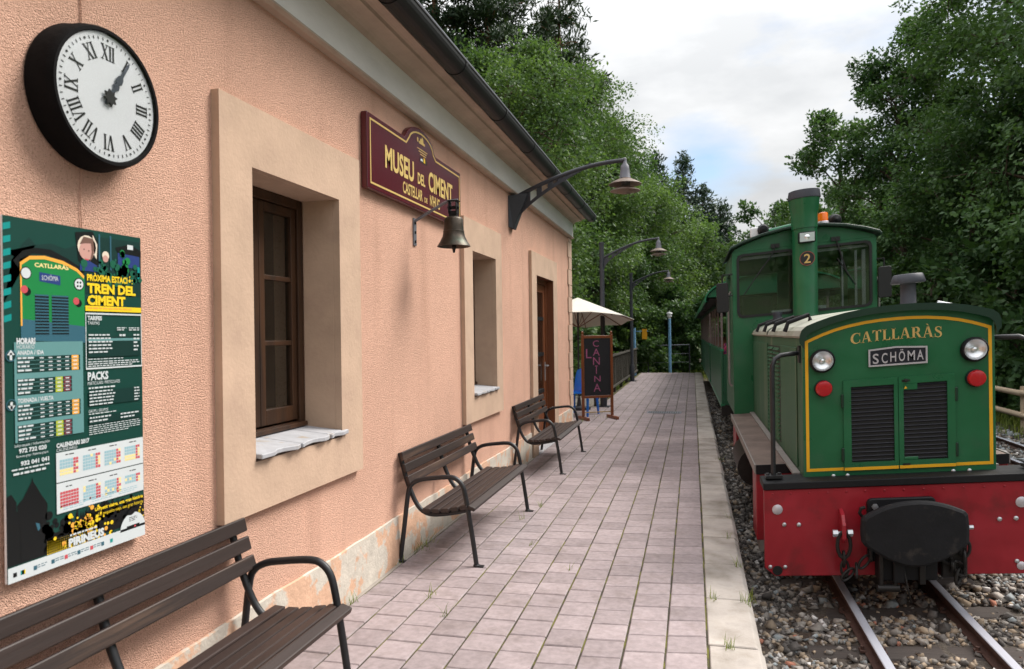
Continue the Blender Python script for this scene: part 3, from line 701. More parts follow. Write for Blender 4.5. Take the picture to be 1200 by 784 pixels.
pr_ = arc(0, 0, .085, 0, 180, 6) + arc(0, 0, .07, 180, 0, 6)
L_ = 1.0
ux, uz = -math.cos(math.atan2(1.675, 3.96)), math.sin(math.atan2(1.675, 3.96))
vs = []; n_ = len(pr_)
for dist in (0, L_): vs += [(ux * dist - uz * (-q) * 0, p, uz * dist + q) for p, q in pr_]
tm.add(vs, [tuple(range(n_))[::-1], tuple(range(n_, 2 * n_))] + [(i, (i + 1) % n_, n_ + (i + 1) % n_, n_ + i) for i in range(n_)])
to = tm.ob('roof_tile', TILE); tme = to.data; bpy.data.objects.remove(to)
for k in range(68):
    inst(tme, 'roof_tile', rf, (.325 + random.uniform(-.012, .01), 12.42 - k * .215 + random.uniform(-.012, .012), 3.585 + random.uniform(-.008, .008) + (.075 if k in (0, 2, 13, 27, 28, 44) else 0)), random.uniform(-.03, .03))

# ------------------------------------------------------------------ wall clock
ck = thing('wall_clock', 'round black wall clock with roman numerals above the green poster', 'clock', (WX, 2.085, 2.412))
cy0, cz0 = 2.035, 2.405
def ckp(n, mb, m, **k): return mb.ob(n, m, ck, **k)
m_ = MB(); m_.lathe([(.232, 0), (.245, .004), (.247, .012), (.243, .03), (.241, .07), (.236, .092), (.230, .103), (.219, .103), (.2155, .098), (.2155, .082), (0, .082)], n=64, axis='x'); ckp('case', m_, CASE)
m_ = MB(); m_.lathe([(.215, .083), (.215, .092), (0, .0925)], n=64, axis='x'); ckp('dial', m_, CLOCKW)
num = MB(); Xd = .0930
def ck_poly(poly, m=0, t=.001): num.plate(poly, (Xd, 0, 0), (0, 1, 0), (0, 0, 1), (1, 0, 0), 0, t, m)
for k in range(60):
    a_ = R(90 - k * 6); c, s_ = math.cos(a_), math.sin(a_)
    if k % 5 == 0: ck_poly(arc(.196 * c, .196 * s_, .0042, 0, 360, 8)[:-1])
    else:
        d = Vector((c, s_)); n2_ = Vector((-s_, c)); ck_poly([tuple(d * r + n2_ * w) for r, w in ((.191, -.0011), (.201, -.0011), (.201, .0011), (.191, .0011))])
def roman(sx, ang):
    """numeral built of thick and hairline strokes with slab serifs, feet to the centre"""
    H = .052; wI, wV, wX = .0135, .034, .034; tot = sum({'I': wI, 'V': wV, 'X': wX}[q] for q in sx); x = -tot / 2
    def put(poly):
        a_ = R(ang - 90); c, s_ = math.cos(a_), math.sin(a_)
        ck_poly([((px_) * c - (py_ + .128) * s_, (px_) * s_ + (py_ + .128) * c) for px_, py_ in poly])
    def stroke(x0, y0, x1, y1, w): put([(x0 - w / 2, y0), (x0 + w / 2, y0), (x1 + w / 2, y1), (x1 - w / 2, y1)])
    def serif(xc, y, w=.012): put([(xc - w / 2, y - .001), (xc + w / 2, y - .001), (xc + w / 2, y + .001), (xc - w / 2, y + .001)])
    for q in sx:
        if q == 'I': stroke(x + wI / 2, 0, x + wI / 2, H, .0062); serif(x + wI / 2, .0012); serif(x + wI / 2, H - .0012); x += wI
        if q == 'V': stroke(x + wV / 2, 0, x + .006, H, .0066); stroke(x + wV / 2 + .001, 0, x + wV - .006, H, .0026); serif(x + .007, H - .0012, .013); serif(x + wV - .007, H - .0012, .012); x += wV
        if q == 'X': stroke(x + wX - .006, 0, x + .006, H, .0066); stroke(x + .006, 0, x + wX - .006, H, .0026); serif(x + .007, H - .0012, .012); serif(x + wX - .007, H - .0012, .012); serif(x + .007, .0012, .012); serif(x + wX - .007, .0012, .012); x += wX
for i, sx in enumerate(['XII', 'I', 'II', 'III', 'IIII', 'V', 'VI', 'VII', 'VIII', 'IX', 'X', 'XI']):
    roman(sx, 90 - 30 * i)
ckp('numerals', num, BLACKP, recalc=False)
for nm, ang, L_, x_ in (('hour_hand', 56, .118, .0945), ('minute_hand', 58, .176, .0970)):
    h = MB(); a_ = R(ang); d = Vector((math.cos(a_), math.sin(a_))); n2_ = Vector((-d.y, d.x))
    pf = [(-.03, .003), (-.012, .008), (0, .014), (.012, .008), (L_ * .38, .006), (L_ * .45, .015), (L_ * .56, .012), (L_ * .60, .006), (L_ * .9, .005), (L_, .001)]
    poly = [tuple(d * r + n2_ * w) for r, w in pf] + [tuple(d * r - n2_ * w) for r, w in pf[::-1]]
    h.plate(poly, (x_, 0, 0), (0, 1, 0), (0, 0, 1), (1, 0, 0), 0, .0025); ckp(nm, h, GREYP if nm == 'minute_hand' else GREYP, recalc=False)
m_ = MB()
st8 = []
for k in range(16): a_ = R(k * 22.5 + 8); r_ = .030 if k % 2 == 0 else .019; st8.append((r_ * math.cos(a_), r_ * math.sin(a_)))
m_.plate(st8, (.0980, 0, 0), (0, 1, 0), (0, 0, 1), (1, 0, 0), 0, .006); m_.lathe([(.012, .0985), (.010, .1015), (0, .102)], n=16, axis='x'); ckp('hub', m_, BLACKP)
m_ = MB(); m_.lathe([(.2152, .1005), (.2, .1022), (.1, .1057), (0, .1067)], n=48, axis='x'); ckp('glass', m_, LENSGLASS)
m_ = MB(); m_.tube([(.006, -.02, .235), (.006, -.022, .50), (.006, -.03, .80)], .003, 6); m_.tube([(.006, -.03, -.235), (.006, -.035, -.36), (.006, -.03, -.47)], .0022, 6); ckp('cable', m_, STUCCO)

# ------------------------------------------------------------------ enamel sign
sg = thing('station_sign', 'maroon enamel name sign with gold border and arched top above the bell', 'sign', (WX, 5.18, 2.76))
sy = lambda y: y - 5.18
prf = [(4.232, 2.524), (6.13, 2.524), (6.13, 3.012), (5.50, 3.012)] + [(5.18 + .285 * math.cos(R(t)), 3.012 + .006 + .128 * math.sin(R(t))) for t in range(8, 173, 12)] + [(4.86, 3.012), (4.232, 3.012)]
prf = [(sy(y), z - 2.76) for y, z in prf]
m_ = MB(); m_.prism(prf, .002, .05, 'x'); m_.ob('sign_board', MAROON, sg, bev=.010, seg=3)
def inset(poly, d):
    n = len(poly); o = []
    for i in range(n):
        a, b, c = Vector(poly[i - 1]), Vector(poly[i]), Vector(poly[(i + 1) % n])
        e1 = (b - a).normalized(); e2 = (c - b).normalized(); nn = Vector((-(e1 + e2).y, (e1 + e2).x)).normalized(); k = max(.45, nn.dot(Vector((-e1.y, e1.x)))); o.append(tuple(b + nn * d / k))
    return o
m_ = MB(); OX = (.0505, 0, 0); UY, VZ, NX = (0, 1, 0), (0, 0, 1), (1, 0, 0)
a_, b_ = inset(prf, .034), inset(prf, .046)
for i in range(len(prf)): j = (i + 1) % len(prf); m_.plate([a_[i], a_[j], b_[j], b_[i]], OX, UY, VZ, NX, 0, .002)
m_.ob('gold_border', GOLD, sg, recalc=False)
m_ = MB(); zz = lambda z: z - 2.76
put_text(m_, 'MUSEU', sy(4.50), sy(5.015), zz(2.715), zz(2.865), OX, UY, VZ, NX, .0015, bold=.03)
put_text(m_, 'DEL', sy(5.09), sy(5.245), zz(2.722), zz(2.805), OX, UY, VZ, NX, .0015, bold=.03)
put_text(m_, 'CIMENT', sy(5.32), sy(5.895), zz(2.715), zz(2.865), OX, UY, VZ, NX, .0015, bold=.03)
put_text(m_, 'CASTELLAR', sy(4.80), sy(5.185), zz(2.60), zz(2.682), OX, UY, VZ, NX, .0015, bold=.02)
put_text(m_, 'DE', sy(5.225), sy(5.29), zz(2.602), zz(2.64), OX, UY, VZ, NX, .0015, bold=.02)
put_text(m_, "N'HUG", sy(5.345), sy(5.57), zz(2.60), zz(2.682), OX, UY, VZ, NX, .0015, bold=.02)
m_.ob('lettering', GOLD, sg, recalc=False)
m_ = MB()      # small building emblem and the printed lines and patch below it
for q in ([(5.09, 3.035), (5.115, 3.035), (5.115, 3.06), (5.10, 3.07), (5.09, 3.06)], [(5.13, 3.03), (5.25, 3.03), (5.25, 3.045), (5.22, 3.05), (5.215, 3.075), (5.195, 3.09), (5.18, 3.07), (5.155, 3.07), (5.15, 3.05), (5.13, 3.048)]):
    m_.plate([(sy(y), z - 2.76) for y, z in q], OX, UY, VZ, NX, 0, .0015)
for k, (a, b) in enumerate(((5.09, 5.30), (5.12, 5.28), (5.15, 5.27))): m_.plate([(sy(a), zz(2.985 - k * .018)), (sy(b), zz(2.985 - k * .018)), (sy(b), zz(2.991 - k * .018)), (sy(a), zz(2.991 - k * .018))], OX, UY, VZ, NX, 0, .0015)
m_.ob('emblem', GOLD, sg, recalc=False)
m_ = MB(); m_.plate([(sy(5.14), zz(2.895)), (sy(5.29), zz(2.895)), (sy(5.29), zz(2.928)), (sy(5.14), zz(2.928))], OX, UY, VZ, NX, 0, .0014, 0)
m_.plate([(sy(5.215), zz(2.90)), (sy(5.25), zz(2.90)), (sy(5.245), zz(2.935)), (sy(5.222), zz(2.94))], OX, UY, VZ, NX, 0, .0022, 1)
m_.plate([(sy(5.15), zz(2.905)), (sy(5.205), zz(2.905)), (sy(5.19), zz(2.922)), (sy(5.16), zz(2.92))], OX, UY, VZ, NX, 0, .0022, 2)
m_.ob('emblem_patch', [BLACKP, YELST, WHITEP], sg, recalc=False)

# ------------------------------------------------------------------ bell
bl = thing('station_bell', 'bronze bell hanging from a wall bracket below the maroon sign', 'bell', (-1.715, 5.13, 2.24))
BX0, BY0, BZ0 = -1.715, 5.13, 2.24
m_ = MB(); m_.lathe([(.030, .225), (.062, .214), (.070, .200), (.0715, .15), (.076, .115), (.079, .113), (.078, .105), (.084, .075), (.098, .045), (.1, .04), (.118, .012), (.1245, .0), (.120, -.002), (.108, .012), (.090, .045), (.075, .08), (.066, .15), (.060, .195), (0, .205)], n=40); m_.ob('bell_body', BRONZE, bl)
m_ = MB(); m_.lathe([(.006, .16), (.006, .02), (.017, .008), (.019, -.008), (.012, -.022), (.008, -.045), (0, -.047)], n=14); m_.ob('clapper', OILY, bl)
m_ = MB(); m_.bx(-.03, .03, -.022, .022, .222, .262); m_.bx(-.033, -.025, -.03, .03, .24, .335); m_.bx(.025, .033, -.03, .03, .24, .335); m_.bx(-.045, .045, -.03, .03, .335, .342); m_.tube([(-.045, 0, .29), (.045, 0, .29)], .012, 10)
m_.ob('yoke', BLACK, bl, bev=.003, seg=1)
m_ = MB(); m_.bx(-.313, -.305, -.028, .028, .02, .225); m_.tube([(-.305, 0, .205), (-.20, 0, .262), (-.09, 0, .318), (-.04, 0, .340), (.035, 0, .343)], .011, 10)
for q in (.05, .12, .19): m_.lathe([(.011, -.305), (.011, -.298), (0, -.297)], c=(0, 0, q), n=8, axis='x', m=1)
m_.ob('wall_bracket', [STEEL, BLACK], bl)

# ------------------------------------------------------------------ lamps: one head and arm, on the wall and on two posts
def lamp_arm(root, x0, z0, wall):
    """arched arm with a pierced web, lamp head at the tip"""
    La, of = (1.30, .22) if wall else (1.16, .10)
    f = lambda L2, x: next((a[2] + (b[2] - a[2]) * (x - a[0]) / (b[0] - a[0]) for a, b in zip(L2[:-1], L2[1:]) if a[0] <= x <= b[0]), L2[-1][2])
    pts = [(x0 + La * t, 0, z0 + .36 * math.sin(t * math.pi / 2) ** .95) for t in [i / 14 for i in range(15)]]
    m_ = MB(); m_.tube(pts, [.024] * 15, 10)
    xm = of + .70; dz = .35 if wall else .25
    lo = [(x0 + xm * t, 0, (z0 - dz) * (1 - t ** .62) + f(pts, x0 + xm) * t ** .62) for t in [i / 14 for i in range(15)]]
    for a, b in zip(lo[:-1], lo[1:]): m_.prism([(a[0], a[2]), (b[0], b[2]), (b[0], b[2] + .04), (a[0], a[2] + .04)], -.010, .010, 'y')
    for xa_, xb_ in ((0, of), (of + .075, of + .135), (of + .205, of + .265), (of + .325, of + .385), (of + .455, xm)):
        for q in range(4):
            u0, u1 = x0 + xa_ + (xb_ - xa_) * q / 4, x0 + xa_ + (xb_ - xa_) * (q + 1) / 4
            m_.prism([(u0, f(lo, u0) + .004), (u1, f(lo, u1) + .004), (u1, max(f(pts, u1), f(lo, u1) + .006)), (u0, max(f(pts, u0), f(lo, u0) + .006))], -.008, .008, 'y')
    m_.ob('arm', LAMPIRON, root)
    xe, ze = pts[-1][0], pts[-1][2]
    m_ = MB(); m_.lathe([(.012, .03), (.022, .02), (.022, -.03), (.045, -.06), (.05, -.10), (.062, -.19), (.066, -.20), (0, -.205)], c=(xe, 0, ze), n=20); m_.ob('lamp_neck', LAMPGREY, root)
    for nm, zt, prf_ in (('lamp_dish', -.2, [(.05, 0), (.07, -.006), (.13, -.035), (.180, -.062), (.183, -.068), (.178, -.070), (.12, -.045), (.05, -.012), (.0, -.011)]), ('lamp_reflector', -.315, [(0, .03), (.05, .028), (.10, .008), (.165, -.022), (.168, -.027), (.10, -.03), (.05, -.055), (0, -.065)])):
        m_ = MB(); m_.lathe(prf_, c=(xe, 0, ze + zt), n=32); m_.ob(nm, LAMPRUST, root)
    m_ = MB()
    for k in range(3): a_ = k * 2.1; m_.tube([(xe + .05 * math.cos(a_), .05 * math.sin(a_), ze - .2), (xe + .05 * math.cos(a_), .05 * math.sin(a_), ze - .30)], .006, 6)
    m_.lathe([(.035, -.2), (.045, -.25), (.035, -.295)], c=(xe, 0, ze), n=14); m_.ob('lamp_stem', LAMPGREY, root)
wl = thing('wall_lamp', 'arched iron lamp bracket with dish shade fixed to the peach wall', 'lamp', (WX, 8.14, 0))
lamp_arm(wl, .02, 3.14, True)
m_ = MB()   # folded wall box: tapers to its foot
q0 = [(.001, -.11, 2.81), (.001, .11, 2.81), (.001, .11, 3.17), (.001, -.11, 3.17)]; q1 = [(.05, -.06, 2.79), (.05, .06, 2.79), (.22, .035, 3.20), (.22, -.035, 3.20)]
m_.add(q0 + q1, [(3, 2, 1, 0), (4, 5, 6, 7), (0, 1, 5, 4), (1, 2, 6, 5), (2, 3, 7, 6), (3, 0, 4, 7)]); m_.ob('wall_box', LAMPIRON, wl, bev=.006, seg=1)
def lamp_post(loc, label):
    lp = thing('lamp_post', label, 'lamp post', loc, group='arched lamp posts on the platform')
    m_ = MB(); m_.lathe([(.075, 0), (.075, .5), (.06, .53), (.05, .56), (.05, 3.50), (.054, 3.50), (.054, 3.53), (.02, 3.54), (0, 3.541)], n=16); m_.ob('pole', LAMPIRON, lp)
    m_ = MB(); m_.bx(-.13, .13, -.13, .13, 0, .02); m_.ob('base_plate', LAMPIRON, lp)
    lamp_arm(lp, .04, 3.20, False); return lp
lp1 = lamp_post((-1.88, 15.6, 0), 'dark lamp post standing behind the chalkboard, nearer of the two arched posts')
lp2 = dup(lp1, (-1.94, 23.94, 0), 0, 'dark arched lamp post near the far end of the picket railing, farther of two')
# ------------------------------------------------------------------ information poster
PY0, PY1, PZ0, PZ1 = 1.738, 2.297, .852, 1.960
po = thing('timetable_poster', 'dark green railway timetable poster on the wall under the clock', 'poster', (WX, PY0, PZ0))
PWd, PHt = PY1 - PY0, PZ1 - PZ0
def pm_(n, a, rough=.4): return mat('print_' + n, a, rough=rough, var=.04, vs=5, coat=.15)
pg = pm_('green', (12, 62, 54)); pg2 = pm_('mid_green', (24, 92, 70)); pteal = pm_('teal', (10, 140, 136)); pblk = pm_('black', (10, 14, 16)); pwh = pm_('white', (204, 210, 212)); pyel = pm_('yellow', (240, 204, 40))
ploco = pm_('loco_green', (26, 126, 66)); pgrey = pm_('slate', (52, 96, 112)); ppale = pm_('pale_teal', (96, 142, 142)); pred = pm_('red', (196, 80, 88)); pskin = pm_('skin_tone', (196, 150, 140)); pcream = pm_('cream', (240, 220, 150)); pmar = pm_('maroon', (110, 40, 54)); plim = pm_('lime', (176, 186, 60)); pdk = pm_('deep_green', (14, 50, 46)); pbl = pm_('blue', (40, 60, 120)); psky = pm_('calendar_blue', (150, 186, 196)); porg = pm_('orange_print', (240, 170, 70)); pblond = pm_('pale_hair', (222, 208, 190)); pmix = pm_('hair_brown', (112, 84, 74))
m_ = MB(); m_.bx(.020, .029, 0, PWd, 0, PHt); [m_.bx(.001, .0199, y_, y_ + .02, z_, z_ + .02) for y_ in (.04, PWd - .06) for z_ in (.05, PHt - .07)]; m_.ob('poster_panel', WHITEP, po, bev=.001, seg=1)
class PR:
    def __init__(s, name, mats): s.b = MB(); s.n = name; s.ms = mats
    def P(s, pts, m, l): s.b.flat([(a * PWd, b * PHt) for a, b in pts], [tuple(range(len(pts)))], (.029, 0, 0), UY, VZ, NX, .0004 * l, s.ms.index(m))
    def Rc(s, a, b, c, d, m, l): s.P([(a, c), (b, c), (b, d), (a, d)], m, l)
    def C(s, a, b, r, m, l, n=14): s.P([(a + r * math.cos(2 * math.pi * i / n), b + r * PWd / PHt * math.sin(2 * math.pi * i / n)) for i in range(n)], m, l)
    def T(s, sx, a, b, c, d, m, l, bold=.0): put_text(s.b, sx, a * PWd, b * PWd, c * PHt, d * PHt, (.029, 0, 0), UY, VZ, NX, .0004 * l, s.ms.index(m), bold, 2)
    def lines(s, a, b, c, d, rows, m, l, fill=.85, h=.5):
        """rows of fine print too small to read: short dashes like words"""
        for r in range(rows):
            y1 = d - (d - c) * r / rows; hh = (d - c) / rows * h * .8; x = a; end = a + (b - a) * (fill if r < rows - 1 else fill * .8)
            while x < end: w = random.uniform(.012, .04); s.Rc(x, min(x + w, b), y1 - hh, y1, m, l); x += w + .007
    def done(s): s.b.ob(s.n, s.ms, po, recalc=False)
# picture: green ground, the train front, passengers, cab, forest and tower outlines
p_ = PR('printed_picture', [pg, pg2, pteal, pblk, ploco, pyel, pgrey, pcream, pskin, pblond, pwh, pdk, pred, porg, pmix, pbl])
p_.Rc(0, 1, 0, 1, pg, 1)
p_.P([(.0, .90), (.0, .76), (.05, .88), (.12, .93), (.16, .95), (.2, .93), (.3, .94), (.4, .93), (.5, .95), (.62, .98), (1, .985), (1, .80), (.55, .80), (.3, .86)], pdk, 2)
for k in range(8): v = .975 - k * .036; p_.P([(.0, v - .015), (.045, v - .008), (.045, v + .010), (.0, v + .003)], pteal, 3)
p_.P([(.06, .88), (.12, .91), (.2, .922), (.3, .922), (.42, .90), (.53, .873), (.535, .86), (.42, .885), (.28, .906), (.18, .905), (.10, .884), (.09, .86)], pblk, 3)
loco = [(.098, .70), (.10, .876), (.16, .896), (.256, .901), (.38, .892), (.48, .874), (.535, .852), (.53, .65), (.42, .655)]
p_.P(loco, ploco, 4)
for q in band([(.105, .70), (.104, .873), (.16, .892), (.256, .897), (.38, .888), (.48, .870), (.53, .850)], .010): p_.P(q, porg, 5)
p_.P([(.10, .66), (.535, .65), (.535, .70), (.10, .72)], pgrey, 4.5)
p_.T('CATLLARÀS', .19, .42, .868, .880, pcream, 5, .03)
p_.P([(.22, .828), (.36, .82), (.36, .848), (.22, .854)], pbl, 5); p_.T('SCHÖMA', .235, .345, .832, .846, pwh, 6)
for a_, b_, c_ in ((.135, .848, .030), (.492, .828, .032)): p_.C(a_, b_, c_ + .006, pblk, 5); p_.C(a_, b_, c_, pwh, 6)
for k in range(4): p_.C(.482 + .02 * (k % 2), .822 + .011 * (k // 2), .007, pblk, 7, 6)
for a_, b_ in ((.124, .802), (.47, .776)): p_.C(a_ + .018, b_ - .006, .024, pblk, 5); p_.C(a_, b_, .022, pred, 6)
for g0, g1 in ((.19, .28), (.30, .415)):
    p_.Rc(g0, g1, .672, .79, pgrey, 5)
    for k in range(13): p_.Rc(g0, g1, .676 + k * .0088, .680 + k * .0088, pblk, 6)
# passengers: a fair-haired child at the window, another behind
p_.P([(.47, .985), (.60, .995), (.66, .95), (.64, .88), (.56, .885), (.49, .90)], pblk, 4)
p_.C(.555, .945, .070, pblond, 5); p_.P([(.60, .985), (.635, .955), (.628, .91), (.60, .93)], pblond, 5); p_.C(.552, .932, .056, pskin, 6); p_.P([(.50, .95), (.53, .975), (.60, .972), (.61, .94), (.585, .957), (.54, .955)], pmix, 7)
p_.P([(.575, .90), (.60, .915), (.608, .945), (.585, .957), (.59, .93)], pmix, 6.6)
for q in ((.532, .936), (.568, .933)): p_.C(q[0], q[1], .0055, pmix, 7, 8)
p_.P([(.535, .909), (.568, .907), (.56, .903), (.542, .904)], pred, 7); p_.P([(.50, .89), (.56, .905), (.63, .89), (.63, .87), (.5, .87)], pbl, 6)
p_.C(.70, .925, .028, pblond, 5); p_.C(.698, .915, .022, pskin, 6)
for x_ in (.645, .735): p_.Rc(x_, x_ + .012, .88, .99, pgrey, 5)
p_.P([(.78, .955), (.9, .972), (1, .955), (1, .935), (.8, .94)], pblk, 5); p_.Rc(.80, .985, .895, .94, pbl, 4); p_.Rc(.88, .93, .955, .97, pwh, 6)
rs = random.Random(3)
for k in range(46): p_.C(rs.uniform(.52, .99), rs.gauss(.868, .018), rs.uniform(.008, .028), pg2, 8, 7)
for k in range(9): p_.C(rs.gauss(.85, .03), rs.uniform(.87, .95), rs.uniform(.015, .03), ploco, 8, 7)
p_.Rc(.965, .985, .86, .90, pteal, 8)
# tower and forest outline at the foot
p_.P([(0, .045), (0, .235), (.03, .24), (.06, .215), (.06, .19), (.09, .19), (.09, .10), (.62, .10), (.62, .045)], pblk, 2)
p_.P([(.062, .205), (.10, .222), (.152, .262), (.158, .275), (.165, .262), (.215, .22), (.255, .19), (.245, .12), (.235, .05), (.08, .05), (.085, .13)], pblk, 3)
p_.P([(.175, .145), (.20, .14), (.205, .125), (.19, .12)], pgrey, 4)
for k in range(60): p_.C(rs.uniform(.24, .42), rs.gauss(.085, .028), rs.uniform(.01, .03), pblk, 3, 7)
p_.P([(.5, .05), (.5, .10), (.56, .15), (.62, .14), (.66, .155), (.74, .13), (.8, .12), (1, .135), (1, .05)], pblk, 2)
for k in range(90): p_.C(rs.uniform(.5, 1 - .02), min(.15, rs.gauss(.105, .02)), rs.uniform(.008, .018), pblk, 3, 6)
for k in range(16): x_ = rs.uniform(.44, .80); h_ = rs.uniform(.02, .05); p_.P([(x_ - .016, .10), (x_ + .016, .10), (x_, .12 + h_)], pblk, 3)
for k in range(150):
    a_ = rs.gauss(.52, .075); b_ = rs.gauss(.082, .026); p_.C(min(max(a_, .3), .72), min(max(b_, .045), .17), rs.uniform(.004, .017) , pyel if rs.random() < .8 else porg, 5, 7)
for i in range(14):
    for j in range(6): p_.C(.25 + i * .014, .045 + j * .007, .0045 * (1 - j / 8), plim if False else pyel, 5, 6)
for k in range(14): p_.C(rs.uniform(.95, .99), rs.uniform(.06, .11), .006, pyel, 5, 6)
p_.Rc(0, 1, 0, .042, pwh, 9); p_.P([(.893 + .108 * math.cos(R(t)), .034 + .054 * math.sin(R(t))) for t in range(0, 181, 12)], pwh, 9)
p_.done()
# words, tables and calendar
p_ = PR('printed_text', [pwh, pyel, pdk, plim, pmar, ppale, pcream, pred, psky, porg, pblk, pteal, pg2, pgrey])
p_.T('PRÒXIMA ESTACIÓ:', .55, .92, .842, .862, pyel, 9, .04); p_.T('TREN DEL', .55, .945, .805, .835, pyel, 9, .05); p_.T('CIMENT', .55, .855, .768, .798, pyel, 9, .05)
p_.Rc(.535, .992, .748, .764, pyel, 9); p_.lines(.55, .98, .753, .760, 1, porg, 10, 1, .9)
for q in band([(.536, .570), (.990, .570), (.990, .740), (.536, .740)], .005, True): p_.P(q, pwh, 9)
p_.T('TARIFES', .55, .66, .720, .733, pwh, 9, .04); p_.T('TARIFAS', .55, .64, .706, .716, pwh, 9, .0)
p_.Rc(.55, .975, .605, .668, pdk, 9)
p_.Rc(.55, .975, .655, .663, ppale, 10)
p_.lines(.555, .76, .612, .676, 6, pwh, 11, .8, .5); p_.lines(.80, .85, .66, .676, 1, pwh, 11, 1, .5); p_.lines(.92, .97, .615, .676, 5, pwh, 11, .6, .5)
p_.lines(.78, .86, .685, .698, 2, pwh, 11, 1, .6); p_.lines(.88, .97, .685, .698, 2, pwh, 11, 1, .6); p_.lines(.55, .97, .594, .60, 1, pwh, 10); p_.lines(.55, .97, .572, .592, 3, pwh, 10, .98, .55)
p_.T('PACKS', .545, .705, .535, .560, pwh, 9, .04); p_.T('PARTICULARS / PARTICULARES', .545, .80, .520, .530, pwh, 9)
p_.Rc(.55, .975, .455, .50, pdk, 9); p_.lines(.55, .85, .50, .512, 1, pwh, 11); p_.lines(.555, .76, .45, .50, 5, pwh, 11, .9, .5); p_.lines(.92, .965, .452, .50, 5, pwh, 11, 1, .5)
p_.T('GRUPS / GRUPOS', .548, .70, .434, .443, pwh, 9); p_.lines(.55, .86, .424, .431, 1, pwh, 10); p_.Rc(.55, .975, .398, .422, pdk, 9); p_.lines(.555, .72, .398, .42, 2, pwh, 11, .9, .5); p_.lines(.80, .97, .398, .42, 2, pwh, 11, .9, .5); p_.lines(.55, .97, .362, .394, 5, pwh, 10, .95, .42)
p_.Rc(.055, .512, .378, .655, ppale, 7.5)
p_.T('HORARI', .07, .185, .650, .667, pwh, 9, .05); p_.T('HORARIO', .07, .18, .636, .648, pwh, 9)
def table(y1, rows, cols, hi, title=None):
    if title: p_.T(title, .072, .24 if 'IDA' in title else .30, y1 + .005, y1 + .017, pwh, 9, .03)
    x0, rh = .07, .0115
    p_.Rc(x0, .49 if cols == 5 else .43, y1 - rows * rh, y1, pdk, 8.2)
    for r in range(rows):
        yy = y1 - r * rh; p_.lines(.075, .19, yy - rh + .002, yy - .002, 1, pwh, 9.2, .8, .8)
        for c_ in range(cols):
            xx = .205 + c_ * .057
            if c_ in hi: p_.Rc(xx - .004, xx + .046, yy - rh + .001, yy - .001, hi[c_], 8.8)
            p_.Rc(xx + .008, xx + .034, yy - rh + .0042, yy - .0042, pwh, 9.2)
        p_.Rc(x0, .49 if cols == 5 else .43, yy - .0006, yy + .0006, ppale, 9)
table(.615, 4, 5, {4: porg}, 'ANADA / IDA'); table(.553, 4, 4, {2: plim, 3: pmar}); table(.482, 4, 5, {4: porg}, 'TORNADA / VUELTA'); table(.425, 4, 4, {2: plim, 3: pmar})
for yy, sg_ in ((.618, 1), (.484, -1)):
    p_.C(.035, yy, .032, pgrey, 8); p_.C(.035, yy, .027, pdk, 8.4); p_.Rc(.028, .042, yy - .012, yy + .008, pwh, 9); p_.P([(.012, yy + .002 * sg_), (.058, yy + .002 * sg_), (.035, yy + .016 * sg_)], pwh, 9)
p_.T('Informació / Información', .05, .27, .366, .374, pwh, 9); p_.T('972 732 020', .075, .25, .349, .361, pwh, 9, .04); p_.T('Reserves grups / Reservas grupos', .06, .26, .337, .344, pwh, 9)
p_.T('932 041 041', .085, .265, .314, .326, pwh, 9, .04); p_.lines(.03, .30, .300, .307, 1, pwh, 9, 1, .7); p_.lines(.04, .30, .287, .296, 1, pwh, 9, 1, .8)
p_.T('CALENDARI 2017', .315, .55, .345, .358, pwh, 9, .05); p_.T('CALENDARIO', .315, .46, .333, .342, pwh, 9)
p_.Rc(.312, .992, .243, .33, pwh, 9); p_.Rc(.312, .992, .152, .240, pwh, 9)
for r in range(2):
    for c_ in range(4):
        x0, y1 = .335 + c_ * .165, (.322, .228)[r]
        p_.lines(x0 + .04, x0 + .10, y1 - .006, y1, 1, pblk, 10, 1, .6)
        for i in range(7):
            for j in range(5):
                q = psky
                if (r, c_) == (1, 0): q = pred
                elif i >= 5: q = pred if i == 5 or rs.random() < .5 else pcream
                elif (r, c_) in ((0, 0), (0, 3)) and j >= 3: q = pcream
                elif rs.random() < .06: q = pcream
                if c_ == 3 and r == 1 and j > 2: continue
                p_.Rc(x0 + i * .019, x0 + i * .019 + .0165, y1 - .022 - j * .0095, y1 - .0145 - j * .0095, q, 10)
for k in range(3): x0 = .335 + k * .21; p_.Rc(x0, x0 + .012, .166 + .004 * k, .172 + .004 * k, (pcream, pred, porg)[k], 10); p_.lines(x0 + .02, x0 + .19, .156, .174, 3, psky, 10, .95, .4)
p_.T('Un petit viatge, una gran història', .585, .985, .128, .139, pyel, 9, .03); p_.T('Un pequeño viaje, una gran historia', .61, .985, .110, .121, pyel, 9, .0)
p_.T('PIRINEUS', .39, .655, .0465, .070, pwh, 9.4, .06); p_.lines(.40, .64, .074, .081, 1, pwh, 9.4, 1, .9)
for x_, q in ((.03, pblk), (.075, pteal), (.082, pyel), (.155, pgrey), (.27, pgrey), (.36, pred), (.45, pgrey), (.545, pred), (.63, pgrey), (.70, pteal)): p_.Rc(x_, x_ + .022, .014, .026, q, 10)
for x_ in (.18, .295, .385, .475, .57): p_.lines(x_, x_ + .06, .014, .026, 2, pgrey, 10, 1, .45)
p_.P([(.82, .086), (.85, .089), (.85, .094), (.88, .102), (.90, .097), (.895, .09), (.91, .086), (.88, .08)], pblk, 10); p_.lines(.86, .93, .058, .074, 3, pblk, 10, 1, .5); p_.Rc(.84, .95, .036, .047, pblk, 10); p_.C(.91, .0415, .008, pred, 11, 8)
p_.done()
